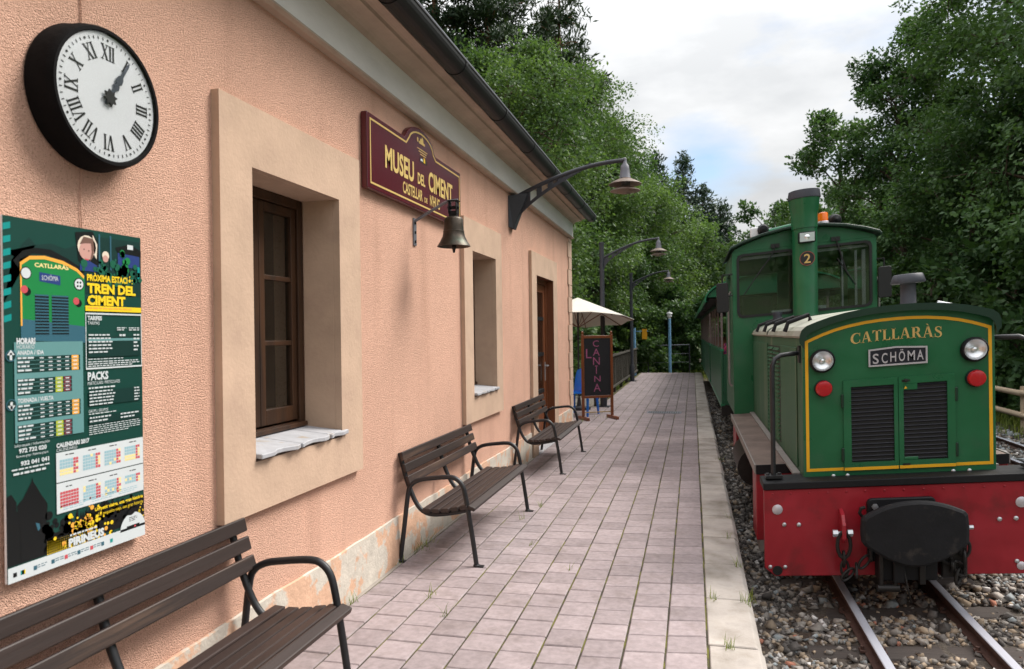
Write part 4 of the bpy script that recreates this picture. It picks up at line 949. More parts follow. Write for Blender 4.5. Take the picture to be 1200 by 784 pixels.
# ------------------------------------------------------------------ benches
def smooth_path(pts, n=5):
    """Catmull-Rom through the points"""
    P = [Vector(p) for p in pts]; P = [P[0] * 2 - P[1]] + P + [P[-1] * 2 - P[-2]]; o = []
    for i in range(1, len(P) - 2):
        for k in range(n):
            t = k / n; a, b, c, d = P[i - 1], P[i], P[i + 1], P[i + 2]
            o.append(.5 * ((2 * b) + (c - a) * t + (2 * a - 5 * b + 4 * c - d) * t * t + (3 * b - a - 3 * c + d) * t ** 3))
    o.append(P[-2]); return o
def make_bench(label, loc):
    b = thing('bench', label, 'bench', loc, group='slatted benches along the station wall')
    A = [(.56, 0), (.538, .16), (.512, .33), (.49, .46), (.466, .548), (.42, .594), (.36, .604), (.24, .592), (.15, .576), (.088, .538), (.064, .465), (.034, .24), (.0, 0)]
    Bq = [(-.004, .757), (.018, .66), (.047, .56), (.078, .48), (.115, .405), (.162, .354), (.23, .334), (.33, .342), (.44, .362), (.508, .380)]
    for y in (-.79, .79):
        m = MB(); m.tube([(p.x, y, p.y) for p in smooth_path(A, 3)], .0165, 10)
        for xx in (.56, .0): m.lathe([(.024, 0), (.024, .012), (.017, .016)], c=(xx, y, 0), n=12)
        m.bx(.545, .61, y - .018, y + .018, 0, .008); m.bx(-.015, .04, y - .018, y + .018, 0, .008)
        m.ob('leg_frame', IRON, b)
        m = MB(); m.tube([(p.x, y + (.0335 if y < 0 else -.0335), p.y) for p in smooth_path(Bq, 3)], .0165, 10); m.ob('seat_support', IRON, b)
    m = MB(); m.tube([(p.x, 0, p.y) for p in smooth_path(Bq, 3)], .0165, 10); m.ob('seat_support', IRON, b)
    sm = MB(); sm.bx(-.012, .012, -.812, .812, -.031, .031); so = sm.ob('back_slat', SLATW, bev=.006, seg=2)
    for x, z, t in ((.030, .738, -13), (.050, .656, -15), (.075, .574, -18)):
        s = so.copy(); SC.collection.objects.link(s); s.name = 'back_slat'; s.parent = b; s.location = (x, 0, z); s.rotation_euler = (0, R(t), 0)
    sm = MB(); sm.bx(-.0275, .0275, -.812, .812, -.015, .015); s2 = sm.ob('seat_slat', SLATW, bev=.006, seg=2)
    for x, z, t in ((.206, .370, 3), (.274, .369, -2), (.342, .375, -5), (.410, .387, -8), (.476, .400, -10)):
        s = s2.copy(); SC.collection.objects.link(s); s.name = 'seat_slat'; s.parent = b; s.location = (x, 0, z); s.rotation_euler = (0, R(t), 0)
    sm = MB(); sm.bx(-.026, .026, -.812, .812, -.014, .014); s3 = sm.ob('seat_slat', SLATW, b, bev=.006, seg=2); s3.location = (.532, 0, .398); s3.rotation_euler = (0, R(20), 0)
    bpy.data.objects.remove(so); bpy.data.objects.remove(s2)
    return b
BX = -2.013
b2 = make_bench('dark slatted bench under the maroon sign, middle of the three', (BX, 5.53, 0))
b3 = dup(b2, (BX, 8.84, 0), 0, 'dark slatted bench beside the open doorway, farthest of the three')
b1 = dup(b2, (BX, 2.08, 0), 0, 'dark slatted bench below the green poster, nearest of the three')

# ------------------------------------------------------------------ chalkboard easel
ch = thing('chalkboard', 'standing wooden chalkboard lettered in pink chalk beside the building corner', 'chalkboard', (-1.72, 13.35, 0), R(32))
CWd = .29
def cb(n, mb, m, **k): return mb.ob(n, m, ch, **k)
for s_ in (-1, 1):
    m = MB(); m.prism([(s_ * CWd - .024, .06), (s_ * CWd + .024, .06), (s_ * CWd + .024, 1.56), (s_ * CWd - .024, 1.56)], -.018, .018, 'y'); m.lathe([(.016, 1.56), (.024, 1.585), (.02, 1.61), (0, 1.625)], c=(s_ * CWd, 0, 0), n=12); cb('upright', m, ORWOOD, bev=.003, seg=1)
    m = MB(); m.bx(s_ * CWd - .025, s_ * CWd + .025, -.24, .20, 0, .055); cb('foot', m, ORWOOD, bev=.008, seg=2)
for z0, z1 in ((1.49, 1.54), (.39, .435)):
    m = MB(); m.bx(-CWd + .025, CWd - .025, -.016, .016, z0, z1); cb('cross_rail', m, ORWOOD, bev=.003, seg=1)
m = MB(); m.tube([(-CWd, 0, .13), (CWd, 0, .13)], .009, 8); cb('stretcher', m, mat('brass_rod', (150, 124, 70), rough=.5, metal=.3))
m = MB(); m.bx(-CWd + .026, CWd - .026, -.007, .007, .437, 1.488); cb('board', m, CHALKB)
m = MB(); FO, FU, FV, FN = (0, -.0072, 0), (1, 0, 0), (0, 0, 1), (0, -1, 0)
for sx_, u0, u1, v0, v1 in (('C', -.085, .035, 1.335, 1.45), ('A', -.085, .05, 1.17, 1.30), ('L', -.225, -.115, 1.125, 1.30), ('N', -.085, .05, 1.0, 1.145), ('I', -.028, -.012, .835, .985), ('N', -.065, .06, .69, .80), ('A', -.08, .06, .51, .655)):
    if sx_ == 'I':
        m.plate([(u0, v0), (u1, v0), (u1, v1), (u0, v1)], FO, FU, FV, FN, 0, .0012); m.plate([(-.05, v1), (.01, v1), (.01, v1 - .012), (-.05, v1 - .012)], FO, FU, FV, FN, 0, .0013)
    else: put_text(m, sx_, u0, u1, v0, v1, FO, FU, FV, FN, .001)
cb('chalk_lettering', m, CHALK, recalc=False)

# ------------------------------------------------------------------ plastic chair, parasol
pc = thing('plastic_chair', 'blue plastic armchair with a yellow sticker by the building corner', 'chair', (-2.15, 14.0, 0), R(-16))
def pcq(n, mb, m, **k): return mb.ob(n, m, pc, **k)
m = MB()   # local +y is the back of the chair
for i in range(9):
    for j in range(6):
        pass
def sheet(fn, nu, nv, t=.012):
    vs = []; fs = []
    for k in (0, 1):
        for i in range(nu + 1):
            for j in range(nv + 1): p = Vector(fn(i / nu, j / nv)); vs.append((p.x, p.y, p.z) if k == 0 else (p.x, p.y + t * .7, p.z - t * .7))
    W_ = nv + 1; N_ = (nu + 1) * W_
    for i in range(nu):
        for j in range(nv):
            a = i * W_ + j; fs.append((a, a + 1, a + W_ + 1, a + W_)); a += N_; fs.append((a + W_, a + W_ + 1, a + 1, a))
    for i in range(nu): a = i * W_; fs.append((a, a + W_, a + W_ + N_, a + N_)); a += nv; fs.append((a + N_, a + W_ + N_, a + W_, a))
    for j in range(nv): fs.append((j + N_, j + 1 + N_, j + 1, j)); a = nu * W_ + j; fs.append((a, a + 1, a + 1 + N_, a + N_))
    return vs, fs
v_, f_ = sheet(lambda u, v: ((u - .5) * .48, (v - .5) * .46, .43 + .02 * abs(u - .5) * 2 - .02 * (1 - abs(v - .5) * 2)), 6, 6); m.add(v_, f_, 0, True); pcq('seat', m, BLUEPL)
m = MB(); v_, f_ = sheet(lambda u, v: ((u - .5) * (.46 - .06 * v ** 3), .22 + .10 * v - .05 * (1 - (2 * u - 1) ** 2) * .6, .44 + v * (.46 - .05 * (2 * u - 1) ** 2)), 8, 8); m.add(v_, f_, 0, True); pcq('backrest', m, BLUEPL)
for s_ in (-1, 1):
    m = MB(); m.tube([(s_ * .27, .27, .70), (s_ * .29, .10, .66), (s_ * .29, -.12, .65), (s_ * .28, -.21, .62)], [.02, .026, .028, .022], 8); pcq('armrest', m, BLUEPL)
    m = MB(); m.tube([(s_ * .28, -.21, .62), (s_ * .265, -.22, .42), (s_ * .275, -.26, 0)], [.022, .030, .022], 8); pcq('leg', m, BLUEPL)
    m = MB(); m.tube([(s_ * .24, .24, .46), (s_ * .26, .30, 0)], [.03, .022], 8); pcq('leg', m, BLUEPL)
m = MB(); m.lathe([(.045, .246), (.045, .238), (0, .237)], c=(.15, 0, .74), n=20, axis='y'); m.bx(.13, .17, .2345, .2365, .725, .755, 1); pcq('sticker', m, [YELST, PLATEBLUE])
pa = thing('parasol', 'open cream canvas parasol behind the building corner', 'parasol', (-2.32, 15.0, 0))
m = MB(); m.tube([(0, 0, .02), (0, 0, 2.28)], .019, 10); pa_p = m.ob('pole', LAMPIRON, pa)
m = MB(); m.lathe([(.24, 0), (.24, .05), (.05, .08), (.03, .25)], n=20); m.ob('base', LAMPIRON, pa)
m = MB(); vs = [(0, 0, 2.33)]; fs = []; n = 8
for k in range(n):
    a_ = R(k * 45); vs.append((1.16 * math.cos(a_), 1.16 * math.sin(a_), 1.86))
for k in range(n):
    a_ = R(k * 45 + 22.5); vs.append((1.16 * math.cos(R(22.5)) * math.cos(a_), 1.16 * math.cos(R(22.5)) * math.sin(a_), 1.885))
for k in range(n): fs += [(0, 1 + k, 1 + n + k), (0, 1 + n + k, 1 + (k + 1) % n)]
k0 = len(vs); vs += [(x, y, z - .012) for x, y, z in vs]; fs += [tuple(i + k0 for i in f[::-1]) for f in fs]
for k in range(n): a, b, c = 1 + k, 1 + n + k, 1 + (k + 1) % n; fs += [(a, b, b + k0, a + k0), (b, c, c + k0, b + k0)]
TL = lambda x, y, z: (x, y, z - .12 * y)
m.add(vs, fs); m.ob('canopy', CREAM, pa, xf=TL)
for k in range(n):
    a_ = R(k * 45); m = MB(); m.tube([(.03 * math.cos(a_), .03 * math.sin(a_), 2.295), (1.13 * math.cos(a_), 1.13 * math.sin(a_), 1.84)], .009, 6); m.tube([(.03 * math.cos(a_), .03 * math.sin(a_), 1.72), (.6 * math.cos(a_), .6 * math.sin(a_), 2.045)], .008, 6); m.ob('rib', ORWOOD, pa, xf=TL)

# ------------------------------------------------------------------ slatted railing along the platform
fx = -2.08; f0, f1 = 15.9, 27.2
rl = thing('timber_railing', 'weathered timber picket railing along the left edge of the platform', 'railing', (fx, f0, 0))
k = 0; y = 0.
while y < f1 - f0 + .01:
    m = MB(); m.bx(-.045, .045, y - .045, y + .045, -.02, 1.04); m.ob('post', RAILWOOD, rl, bev=.006, seg=1); y += 1.883
for z0, z1, xx in ((.97, 1.03, .05), (.16, .22, .05)):
    m = MB(); m.bx(xx - .002, xx + .033, -.05, f1 - f0 + .05, z0, z1); m.ob('rail', RAILWOOD, rl, bev=.004, seg=1)
sm = MB(); sm.bx(-.012, .012, -.034, .034, 0, .86); po_ = sm.ob('picket', RAILWOOD, bev=.003, seg=1)
y = .13
while y < f1 - f0:
    s = po_.copy(); SC.collection.objects.link(s); s.name = 'picket'; s.parent = rl; s.location = (.036, y, .13 + random.uniform(-.015, .015)); s.rotation_euler = (R(random.uniform(8, 13)), 0, 0); y += .235
bpy.data.objects.remove(po_)

# ------------------------------------------------------------------ blue posts, wire fence at the platform end
bp1 = thing('blue_sign_post', 'pale blue post with an amber sign at the end of the railing', 'sign post', (-2.1, 27.1, 0))
m = MB(); m.tube([(0, 0, 0), (0, 0, 1.76)], .05, 12); m.ob('post', BLUEPOST, bp1)
m = MB(); m.bx(.045, .50, -.01, .01, 1.62, 1.65); m.ob('bracket', BLUEPOST, bp1)
m = MB(); m.bx(.28, .46, -.024, -.011, 1.34, 1.71); m.ob('sign_plate', YELSIGN, bp1, bev=.003, seg=1)
bp2 = thing('blue_lamp_post', 'pale blue post with a small white lamp cap at the platform end', 'lamp post', (-.90, 29.5, 0))
m = MB(); m.tube([(0, 0, -.05), (0, 0, 2.12)], .055, 12); m.ob('post', BLUEPOST, bp2)
m = MB(); m.lathe([(.05, 2.12), (.06, 2.18), (.09, 2.20), (.09, 2.3), (.12, 2.31), (.10, 2.37), (0, 2.39)], n=14); m.ob('lamp_cap', WHITEP, bp2)
wf = thing('wire_fence', 'thin wire fence on slim posts across the end of the platform', 'fence', (-1.2, 30.3, 0))
for xx in (-2.0, -.6, 1.05):
    m = MB(); m.tube([(xx, 0, -.4), (xx, 0, 1.06)], .028, 8); m.ob('post', LAMPIRON, wf)
for zz in (1.02, .66, .32):
    m = MB(); m.tube([(-2.0, 0, zz), (1.05, 0, zz + .05)], .017 if zz > 1 else .008, 6); m.ob('wire', STEEL, wf)

# ------------------------------------------------------------------ log fence beyond the second track
lf = thing('log_fence', 'low fence of pale peeled logs beside the second track', 'fence', (5.42, 8, -.28))
y = -2.0
while y < 28: 
    m = MB(); m.tube([(0, y, -.2), (0, y, .86)], .055, 10); m.ob('post', LOGWOOD, lf); y += 2.0
for k in range(15):
    for zz in (.76, .38):
        m = MB(); y0 = -2 + k * 2.0; m.tube([(-.06, y0 - .1, zz + random.uniform(-.02, .02)), (-.06, y0 + 2.1, zz + random.uniform(-.02, .02))], [.05, .042], 10); m.ob('log_rail', LOGWOOD, lf)
# ------------------------------------------------------------------ locomotive (the line is canted here: SH is the cross slope)
LX, LY, LZ, SH = 1.32, 5.2, -.215, .078
lo = thing('locomotive', 'green narrow gauge diesel locomotive with red buffer beam and tall chimney', 'locomotive', (LX, LY, LZ))
lxf = lambda x, y, z: (x, y - LY, z + SH * x - LZ)
def lp(n, mb, m, par=None, **k): return mb.ob(n, m, par or lo, xf=lxf, **k)
HF = 5.35                                    # hood front plane
UX, UZ, NF = (1, 0, 0), (0, 0, 1), (0, -1, 0)
# beam
m = MB(); m.prism([(-.80, -.022), (.80, -.022), (.866, .035), (.866, .562), (-.866, .562), (-.866, .035)], 5.20, 5.235, 'y'); lp('buffer_beam', m, RED, bev=.004, seg=1)
m = MB(); m.bx(-.87, .87, 5.188, 5.47, .5635, .612); lp('beam_flange', m, BLACK, bev=.006, seg=2)
m = MB(); m.bx(-.60, -.42, 5.236, 11.2, .08, .548); m.bx(.42, .60, 5.236, 11.2, .08, .548); m.bx(-.86, -.602, 5.90, 6.25, .03, .553); m.bx(.602, .86, 5.90, 6.25, .03, .553); m.bx(-.86, -.602, 8.6, 9.2, .12, .553); m.bx(.602, .86, 8.6, 9.2, .12, .553); lp('frame', m, RED, bev=.004, seg=1)
for a, b in ((-.84, -.61), (.61, .84)): m = MB(); m.bx(a, b, 5.905, 6.2, -.06, .029); lp('step', m, EDGEGREY)
for s_ in (-1, 1):
    a, b = sorted((s_ * .862, s_ * .60))
    m = MB(); m.bx(a, b, 5.90, 9.52, .556, .606); lp('running_board', m, [SLATE_BOARD], bev=.004, seg=1)
    m = MB(); a, b = sorted((s_ * .872, s_ * .862)); m.bx(a, b, 5.895, 9.52, .545, .612); a, b = sorted((s_ * .645, s_ * .595)); m.bx(a, b, 5.47, 9.5, .6075, .622); lp('board_edging', m, EDGEGREY)
    m = MB(); a, b = sorted((s_ * .86, s_ * .605)); m.bx(a, b, 5.885, 5.899, .54, .611); lp('board_front_edge', m, BLACK)
    m = MB(); m.tube([(s_ * .72, 7.5, .30), (s_ * .72, 8.45, .30)], .19, 20); lp('air_reservoir', m, OILY)
    for yy in (6.75, 10.3):
        m = MB(); m.lathe([(.05, -.16), (.09, -.15), (.10, -.05), (.22, -.045), (.245, -.04), (.245, .02), (.272, .03), (.272, .05), (.1, .055), (0, .055)] if s_ < 0 else [(.05, .16), (.09, .15), (.10, .05), (.22, .045), (.245, .04), (.245, -.02), (.272, -.03), (.272, -.05), (.1, -.055), (0, -.055)], c=(s_ * .345, yy, .03), n=32, axis='x'); lp('wheel', m, OILY)
m = MB()
for yy in (6.75, 10.3): m.tube([(-.3, yy, .03), (.3, yy, .03)], .05, 10)
m.bx(-.41, .41, 5.24, 11.1, .16, .5); lp('underframe', m, OILY)
bolts = [(-.781, .430, .034, 5.198), (-.739, .328, .014, 5.198), (-.646, .325, .014, 5.198), (-.832, .044, .013, 5.198), (-.737, .042, .013, 5.198), (.546, .327, .014, 5.198), (.638, .330, .014, 5.198), (.671, .43, .034, 5.198), (.665, .03, .026, 5.198), (.64, .06, .013, 5.198)]
for x, z, r, yy in bolts:
    m = MB(); m.lathe([(r, 0), (r, -.006 if r > .02 else -.010), (r * .6, -.012 if r > .02 else -.014), (0, -.013 if r > .02 else -.015)], c=(x, yy + .003, z), n=14 if r > .02 else 8, axis='y'); lp('bolt', m, ALU if r > .02 else BOLT)
m = MB(); m.lathe([(.032, 0), (.032, -.003), (.024, -.0035), (.024, .0), (0, .002)], c=(-.785, 5.1985, .018), n=18, axis='y'); lp('beam_hole', m, [RUBBER])
# snap-head rivets along the top and bottom of the beam and down the hood's front corners
rm = MB(); rm.lathe([(.0075, 0), (.0068, -.003), (.004, -.0055), (0, -.0065)], n=8, axis='y'); ro_ = rm.ob('rivet', RED); rme = ro_.data; bpy.data.objects.remove(ro_)
for k in range(15):
    xx = -.81 + k * 1.62 / 14
    for zz in (.535,): inst(rme, 'rivet', lo, (xx, 5.2 - LY, zz + SH * xx - LZ))
# hood
arch = [(.59, 1.515), (.588, 1.565), (.575, 1.602), (.545, 1.628), (.48, 1.652), (.40, 1.676), (.31, 1.695), (.20, 1.710), (.10, 1.717), (0, 1.719)]
arch = arch + [(-x, z) for x, z in arch[-2::-1]]
m = MB(); m.prism([(-.59, .5855), (.59, .5855)] + arch, HF, 9.5, 'y')
for fi, f in enumerate(m.f):      # left side is worn, with streaks of reflection painted in
    ysf = [m.v[i][1] for i in f]
    if max(ysf) - min(ysf) > 1 and all(m.v[i][0] < -.5 for i in f): m.m[fi] = 1
lp('hood', m, [GREEN, GREENWORN_SHEEN], bev=.008, seg=2)
up = [(x * 1.012, z + .006) for x, z in arch[1:-1]]; ou = [(x * 1.035, z + .022) for x, z in arch[1:-1]]
m = MB(); m.prism(ou + up[::-1], HF - .045, 9.49, 'y', sm=False)
for fi, f in enumerate(m.f):
    if all(m.v[i][1] < HF for i in f) or len(f) > 4: m.m[fi] = 1
lp('hood_roof', m, [ROOFGREY, DKGREEN])
m = MB(); m.prism([(x * 1.038, z + .0255) for x, z in arch] + [(x * .985, z - .020) for x, z in arch[::-1]], HF - .052, HF - .0455, 'y'); lp('lip_and_visor_shade', m, DKGREEN)  # dark lip made deeper to paint in the shade under the visor
m = MB()
for yy in (7.55,): m.prism([(x * 1.042, z + .027) for x, z in arch[1:-1]] + [(x * 1.034, z + .0215) for x, z in arch[1:-1]][::-1], yy, yy + .05, 'y')
lp('roof_seam', m, DKGREEN)
for s_ in (-1, 1):
    for k in range(4):
        yy = 6.0 + k * .85; m = MB(); m.tube([(s_ * .44, yy, 1.69), (s_ * .45, yy, 1.735), (s_ * .60, yy, 1.69), (s_ * .625, yy, 1.62)], .018, 8); lp('roof_bracket', m, BLACK if s_ < 0 else BOLT)
m = MB(); m.tube([(-.455, 5.95, 1.735), (-.455, 9.3, 1.735)], .009, 6); lp('roof_rod', m, BLACK)
# coach line
m = MB(); yl = [(-.561, .657), (.561, .657), (.561, 1.542)] + [(x * .952, z - .068) for x, z in arch[3:-3]] + [(-.561, 1.542)]
for q in band(yl, .020, True): m.plate(q, (0, HF, 0), UX, UZ, NF, 0, .0025)
lp('coach_line', m, YELLOW, recalc=False)
m = MB()
for y0, y1 in ((5.66, 6.52), (7.72, 9.42)):
    for q in band([(y0, .70), (y1, .70), (y1, 1.46), (y0, 1.46)], .016, True): m.add([(-.5915, a, b) for a, b in q] + [(-.589, a, b) for a, b in q], [(0, 1, 2, 3), (7, 6, 5, 4), (0, 4, 5, 1), (1, 5, 6, 2), (2, 6, 7, 3), (3, 7, 4, 0)])
lp('side_line', m, mat('faded_orange_line', (176, 128, 66), rough=.7, var=.3, vs=9, col2=(90, 104, 70), lo=.48, hi=.6, c2s=6))
# side doors and louvres
for s_ in (-1, 1):
    for y0, y1 in ((5.60, 6.57), (7.66, 9.46)):
        m = MB(); x0, x1 = sorted((s_ * .601, s_ * .5905)); 
        m.bx(x0 + .0015, x1 - .0015, y0, y1, .635, 1.505)
        lp('side_door', m, GREENWORN_SHEEN, bev=.004, seg=1)
    lm = MB(); lm.add([(0, -.2, -.012), (0, .2, -.012), (0, .2, .012), (0, -.2, .012), (s_ * .018, -.19, -.012), (s_ * .018, .19, -.012)], [(0, 1, 5, 4), (4, 5, 2, 3), (0, 4, 3), (1, 2, 5)])
    lmo = lm.ob('louvre', GREENWORN_SHEEN); me = lmo.data; bpy.data.objects.remove(lmo)
    m = MB(); x0, x1 = sorted((s_ * .5925, s_ * .5905)); m.bx(x0, x1, 6.64, 7.60, .66, 1.49); lp_ = lp('louvre_panel', m, RUBBER)
    for c_ in range(2):
        for k in range(22):
            q = inst(me, 'louvre', lp_, (s_ * .5925, 6.88 + c_ * .48 - LY, .69 + k * .037 + SH * s_ * .59 - LZ), sc=(1, 1, 1))
# front grille doors with louvre slats
gd = []
for side, (x0, x1, ox0, ox1) in enumerate(((-.332, .006, -.284, -.018), (.010, .350, .040, .303))):
    m = MB(); z0, z1, oz0, oz1 = .645, 1.258, .700, 1.212
    panel(m, [x0, ox0, ox1, x1], [z0, oz0, oz1, z1], [(1, 1)], lambda u, v, d: (u, HF - .016 + d, v), .0155)
    if side: m.bx(ox0 + .0005, ox0 + .085, HF - .0155, HF - .001, 1.168, oz1 - .0005); m.bx(ox0 + .0005, ox0 + .085, HF - .0155, HF - .001, oz0 + .0005, .722)
    g = lp('grille_door', m, GREEN, bev=.003, seg=1); gd.append(g)
    m = MB(); m.bx(ox0, ox1, HF - .0018, HF - .0006, oz0, oz1); lp('grille_recess', m, RUBBER, g)
    sm = MB(); w = (ox1 - ox0) / 2 - .001; sm.add([(-w, 0, -.010), (w, 0, -.010), (w, -.012, -.001), (-w, -.012, -.001), (w, -.004, .005), (-w, -.004, .005)], [(0, 1, 2, 3), (3, 2, 4, 5)])
    so = sm.ob('louvre_slat', mat('louvre_black', (40, 40, 46), rough=.45, var=.15, vs=9) if side == 0 else MATS['louvre_black'], recalc=False); me = so.data; bpy.data.objects.remove(so)
    xc = (ox0 + ox1) / 2
    for k in range(19):
        zc = oz0 + .0135 + k * .027
        o = inst(me, 'louvre_slat', g, (xc, HF - LY, zc + SH * xc - LZ)); o.rotation_euler = (0, -math.atan(SH), 0)
    m = MB(); m.bx(x0 + .002, x1 - .002, HF - .0185, HF - .0162, .647, .667); lp('coach_line', m, YELLOW, g)
    xh = x0 - .006 if side == 0 else x1 + .006
    for zc in (1.12, .755): m = MB(); m.bx(xh - .008, xh + .008, HF - .022, HF - .0005, zc - .045, zc + .045); lp('hinge', m, DKGREEN, g, bev=.003, seg=1)
m = MB(); m.lathe([(.012, -.017), (.012, -.024), (0, -.026)], c=(.055, HF, 1.232), n=10, axis='y'); m.bx(.03, .08, HF - .018, HF - .0165, 1.225, 1.238); lp('latch', m, OILY, gd[1])
m = MB(); m.bx(.03, .075, HF - .0205, HF - .0187, .668, .68); lp('latch', m, OILY, gd[1])
m = MB(); m.plate([(.044, 1.178), (.062, 1.178), (.053, 1.196)], (0, HF - .0165, 0), UX, UZ, NF, 0, .001); lp('warning_triangle', m, YELLOW, gd[1])
for x in (-.40, -.31, .335, .43):
    m = MB(); m.lathe([(.013, 0), (.013, -.006), (.006, -.010), (0, -.0105)], c=(x, HF, .612), n=10, axis='y'); lp('hood_bolt', m, BOLT)
# lights
for x in (-.463, .465):
    m = MB(); m.lathe([(.081, .0), (.081, -.030), (.076, -.042), (.070, -.046), (.067, -.040)], c=(x, HF, 1.405), n=32, axis='y')
    m.f = m.f[:-1]; m.m = m.m[:-1]; m.s = m.s[:-1]; h = lp('headlight', m, BLACK)
    m = MB(); m.lathe([(.069, -.040), (.064, -.028), (.050, -.014), (.030, -.005), (.019, -.003), (.017, -.020), (.010, -.026), (0, -.027)], c=(x, HF, 1.405), n=28, axis='y')
    m.f = [f for f in m.f if len(f) == 4]; m.m = m.m[:len(m.f)]; m.s = m.s[:len(m.f)]; lp('reflector', m, CHROME, h)
    m = MB(); m.lathe([(.068, -.043), (.05, -.050), (.025, -.054), (0, -.055)], c=(x, HF, 1.405), n=28, axis='y')
    m.f = [f for f in m.f if len(f) == 4]; m.m = m.m[:len(m.f)]; m.s = m.s[:len(m.f)]; lp('lens', m, LENSGLASS, h)
for x in (-.458, .470):
    m = MB(); m.lathe([(.058, 0), (.058, -.022), (.054, -.026)], c=(x, HF, 1.216), n=28, axis='y'); h = lp('tail_light', m, BLACK)
    m = MB(); m.lathe([(.0535, -.022), (.0535, -.044), (.049, -.052), (.03, -.056), (0, -.057)], c=(x, HF, 1.216), n=28, axis='y'); lp('lens', m, REDLENS, h)
# nameplate
npy = HF - .001
plp = [(-.172, 1.339), (.188, 1.339), (.188, 1.452), (.0, 1.466), (-.172, 1.456)]
m = MB(); m.plate(plp, (0, npy, 0), UX, UZ, NF, 0, .012); npo = lp('nameplate', m, PLATEBLUE, bev=.002, seg=1)
m = MB(); a_ = plp; b_ = inset(plp, .011)
for i in range(5): j = (i + 1) % 5; m.plate([a_[i], a_[j], b_[j], b_[i]], (0, npy - .012, 0), UX, UZ, NF, 0, .004)
for c_, a_x, w_x in (('S', -.146, .037), ('C', -.091, .036), ('H', -.038, .036), ('Ö', .014, .038), ('M', .068, .044), ('A', .124, .040)):
    put_text(m, c_, a_x, a_x + w_x, 1.359 + .006 * (a_x > -.06), 1.427 + .004 * (a_x > -.06), (0, npy - .012, 0), UX, UZ, NF, .004, bold=.012, res=4)
pass; lp('plate_lettering', m, ALU, npo, recalc=False)
# serif lettering of the engine's name
def serif_letter(c):
    P = []; TH, TN, SF = .19, .065, .05
    def st_(x0, y0, x1, y1, w): P.append([(x0 - w / 2, y0), (x0 + w / 2, y0), (x1 + w / 2, y1), (x1 - w / 2, y1)])
    def sf(x0, x1, y): P.append([(x0, y), (x1, y), (x1, y + SF), (x0, y + SF)])
    if c in 'Aa':
        st_(.10, 0, .38, 1, TN); st_(.70, 0, .42, 1, TH); P.append([(.2, .31), (.58, .31), (.56, .37), (.22, .37)]); sf(0, .24, 0); sf(.55, .86, 0); w = .86
        if c == 'a': P.append([(.26, 1.24), (.40, 1.24), (.50, 1.08), (.44, 1.08)])
    if c == 'T': st_(.38, 0, .38, 1, TH); P.append([(.02, .93), (.74, .93), (.74, 1), (.02, 1)]); P.append([(.02, .74), (.06, .74), (.12, .93), (.02, .93)]); P.append([(.70, .74), (.74, .74), (.74, .93), (.64, .93)]); sf(.22, .54, 0); w = .76
    if c == 'L': st_(.20, 0, .20, 1, TH); sf(.02, .38, .95); P.append([(.02, 0), (.66, 0), (.66, .06), (.02, .06)]); P.append([(.55, .06), (.66, .06), (.66, .28), (.63, .28)]); w = .68
    if c == 'R':
        st_(.20, 0, .20, 1, TH); sf(.02, .38, 0); sf(.02, .3, .95)
        pts = [(.28, .97)] + arc(.38, .735, .235, 90, -90, 8) + [(.28, .50)]
        P.extend(band(pts, [.06, .07] + [.07 + .12 * math.cos(R(90 - 180 * i / 8)) for i in range(1, 8)] + [.07, .06])); st_(.74, 0, .46, .5, TH); sf(.62, .90, 0); w = .88
    if c == 'C':
        pts = arc(.44, .5, .385, 42, 318, 18, .46); P.extend(band(pts, [.06 + .15 * max(0, -math.cos(R(42 + 276 * i / 18))) for i in range(19)])); P.append([(.70, .66), (.75, .66), (.76, 1.0), (.71, .93)]); P.append([(.70, .34), (.75, .34), (.76, .02), (.70, .12)]); w = .80
    if c == 'S':
        pts = [(.54, .84), (.46, .94), (.32, .965), (.17, .90), (.13, .76), (.2, .64), (.34, .54), (.5, .43), (.56, .28), (.5, .12), (.34, .03), (.18, .06), (.09, .18)]
        P.extend(band(pts, [.05, .06, .06, .09, .14, .18, .2, .18, .14, .09, .06, .06, .05])); P.append([(.53, .68), (.58, .68), (.58, .99), (.53, .92)]); P.append([(.05, .34), (.10, .34), (.11, .08), (.05, .0)]); w = .64
    return P, w
m = MB(); tot = 0; seq = [serif_letter(c) for c in 'CATLLARaS']; gap_ = .06; tot = sum(w for _, w in seq) + gap_ * 8; k_ = .556 / tot; x = -.275; hh = .074
for P, w in seq:
    for q in P:
        m.plate([(x + a * k_, 1.500 + b * hh + .012 * (1 - ((x + a * k_) / .28) ** 2)) for a, b in q], (0, HF, 0), UX, UZ, NF, 0, .0015)
    x += (w + gap_) * k_
lp('name_lettering', m, LETTERGOLD, recalc=False)
# handrails
for s_ in (-1, 1):
    m = MB(); m.tube([(s_ * .79, 5.33, .62), (s_ * .79, 5.33, 1.33), (s_ * .787, 5.335, 1.40), (s_ * .768, 5.345, 1.445), (s_ * .73, 5.36, 1.465), (s_ * .66, 5.40, 1.468), (s_ * .595, 5.44, 1.468)], .0165, 10)
    m.bx(min(s_ * .845, s_ * .735), max(s_ * .845, s_ * .735), 5.285, 5.375, .6225, .642); m.bx(min(s_ * .592, s_ * .604), max(s_ * .592, s_ * .604), 5.40, 5.48, 1.40, 1.52)
    for dx in (-.038, .038): m.lathe([(.013, .642), (.013, .654), (0, .656)], c=(s_ * .79 + dx, 5.33, 0), n=8)
    lp('handrail', m, IRON)
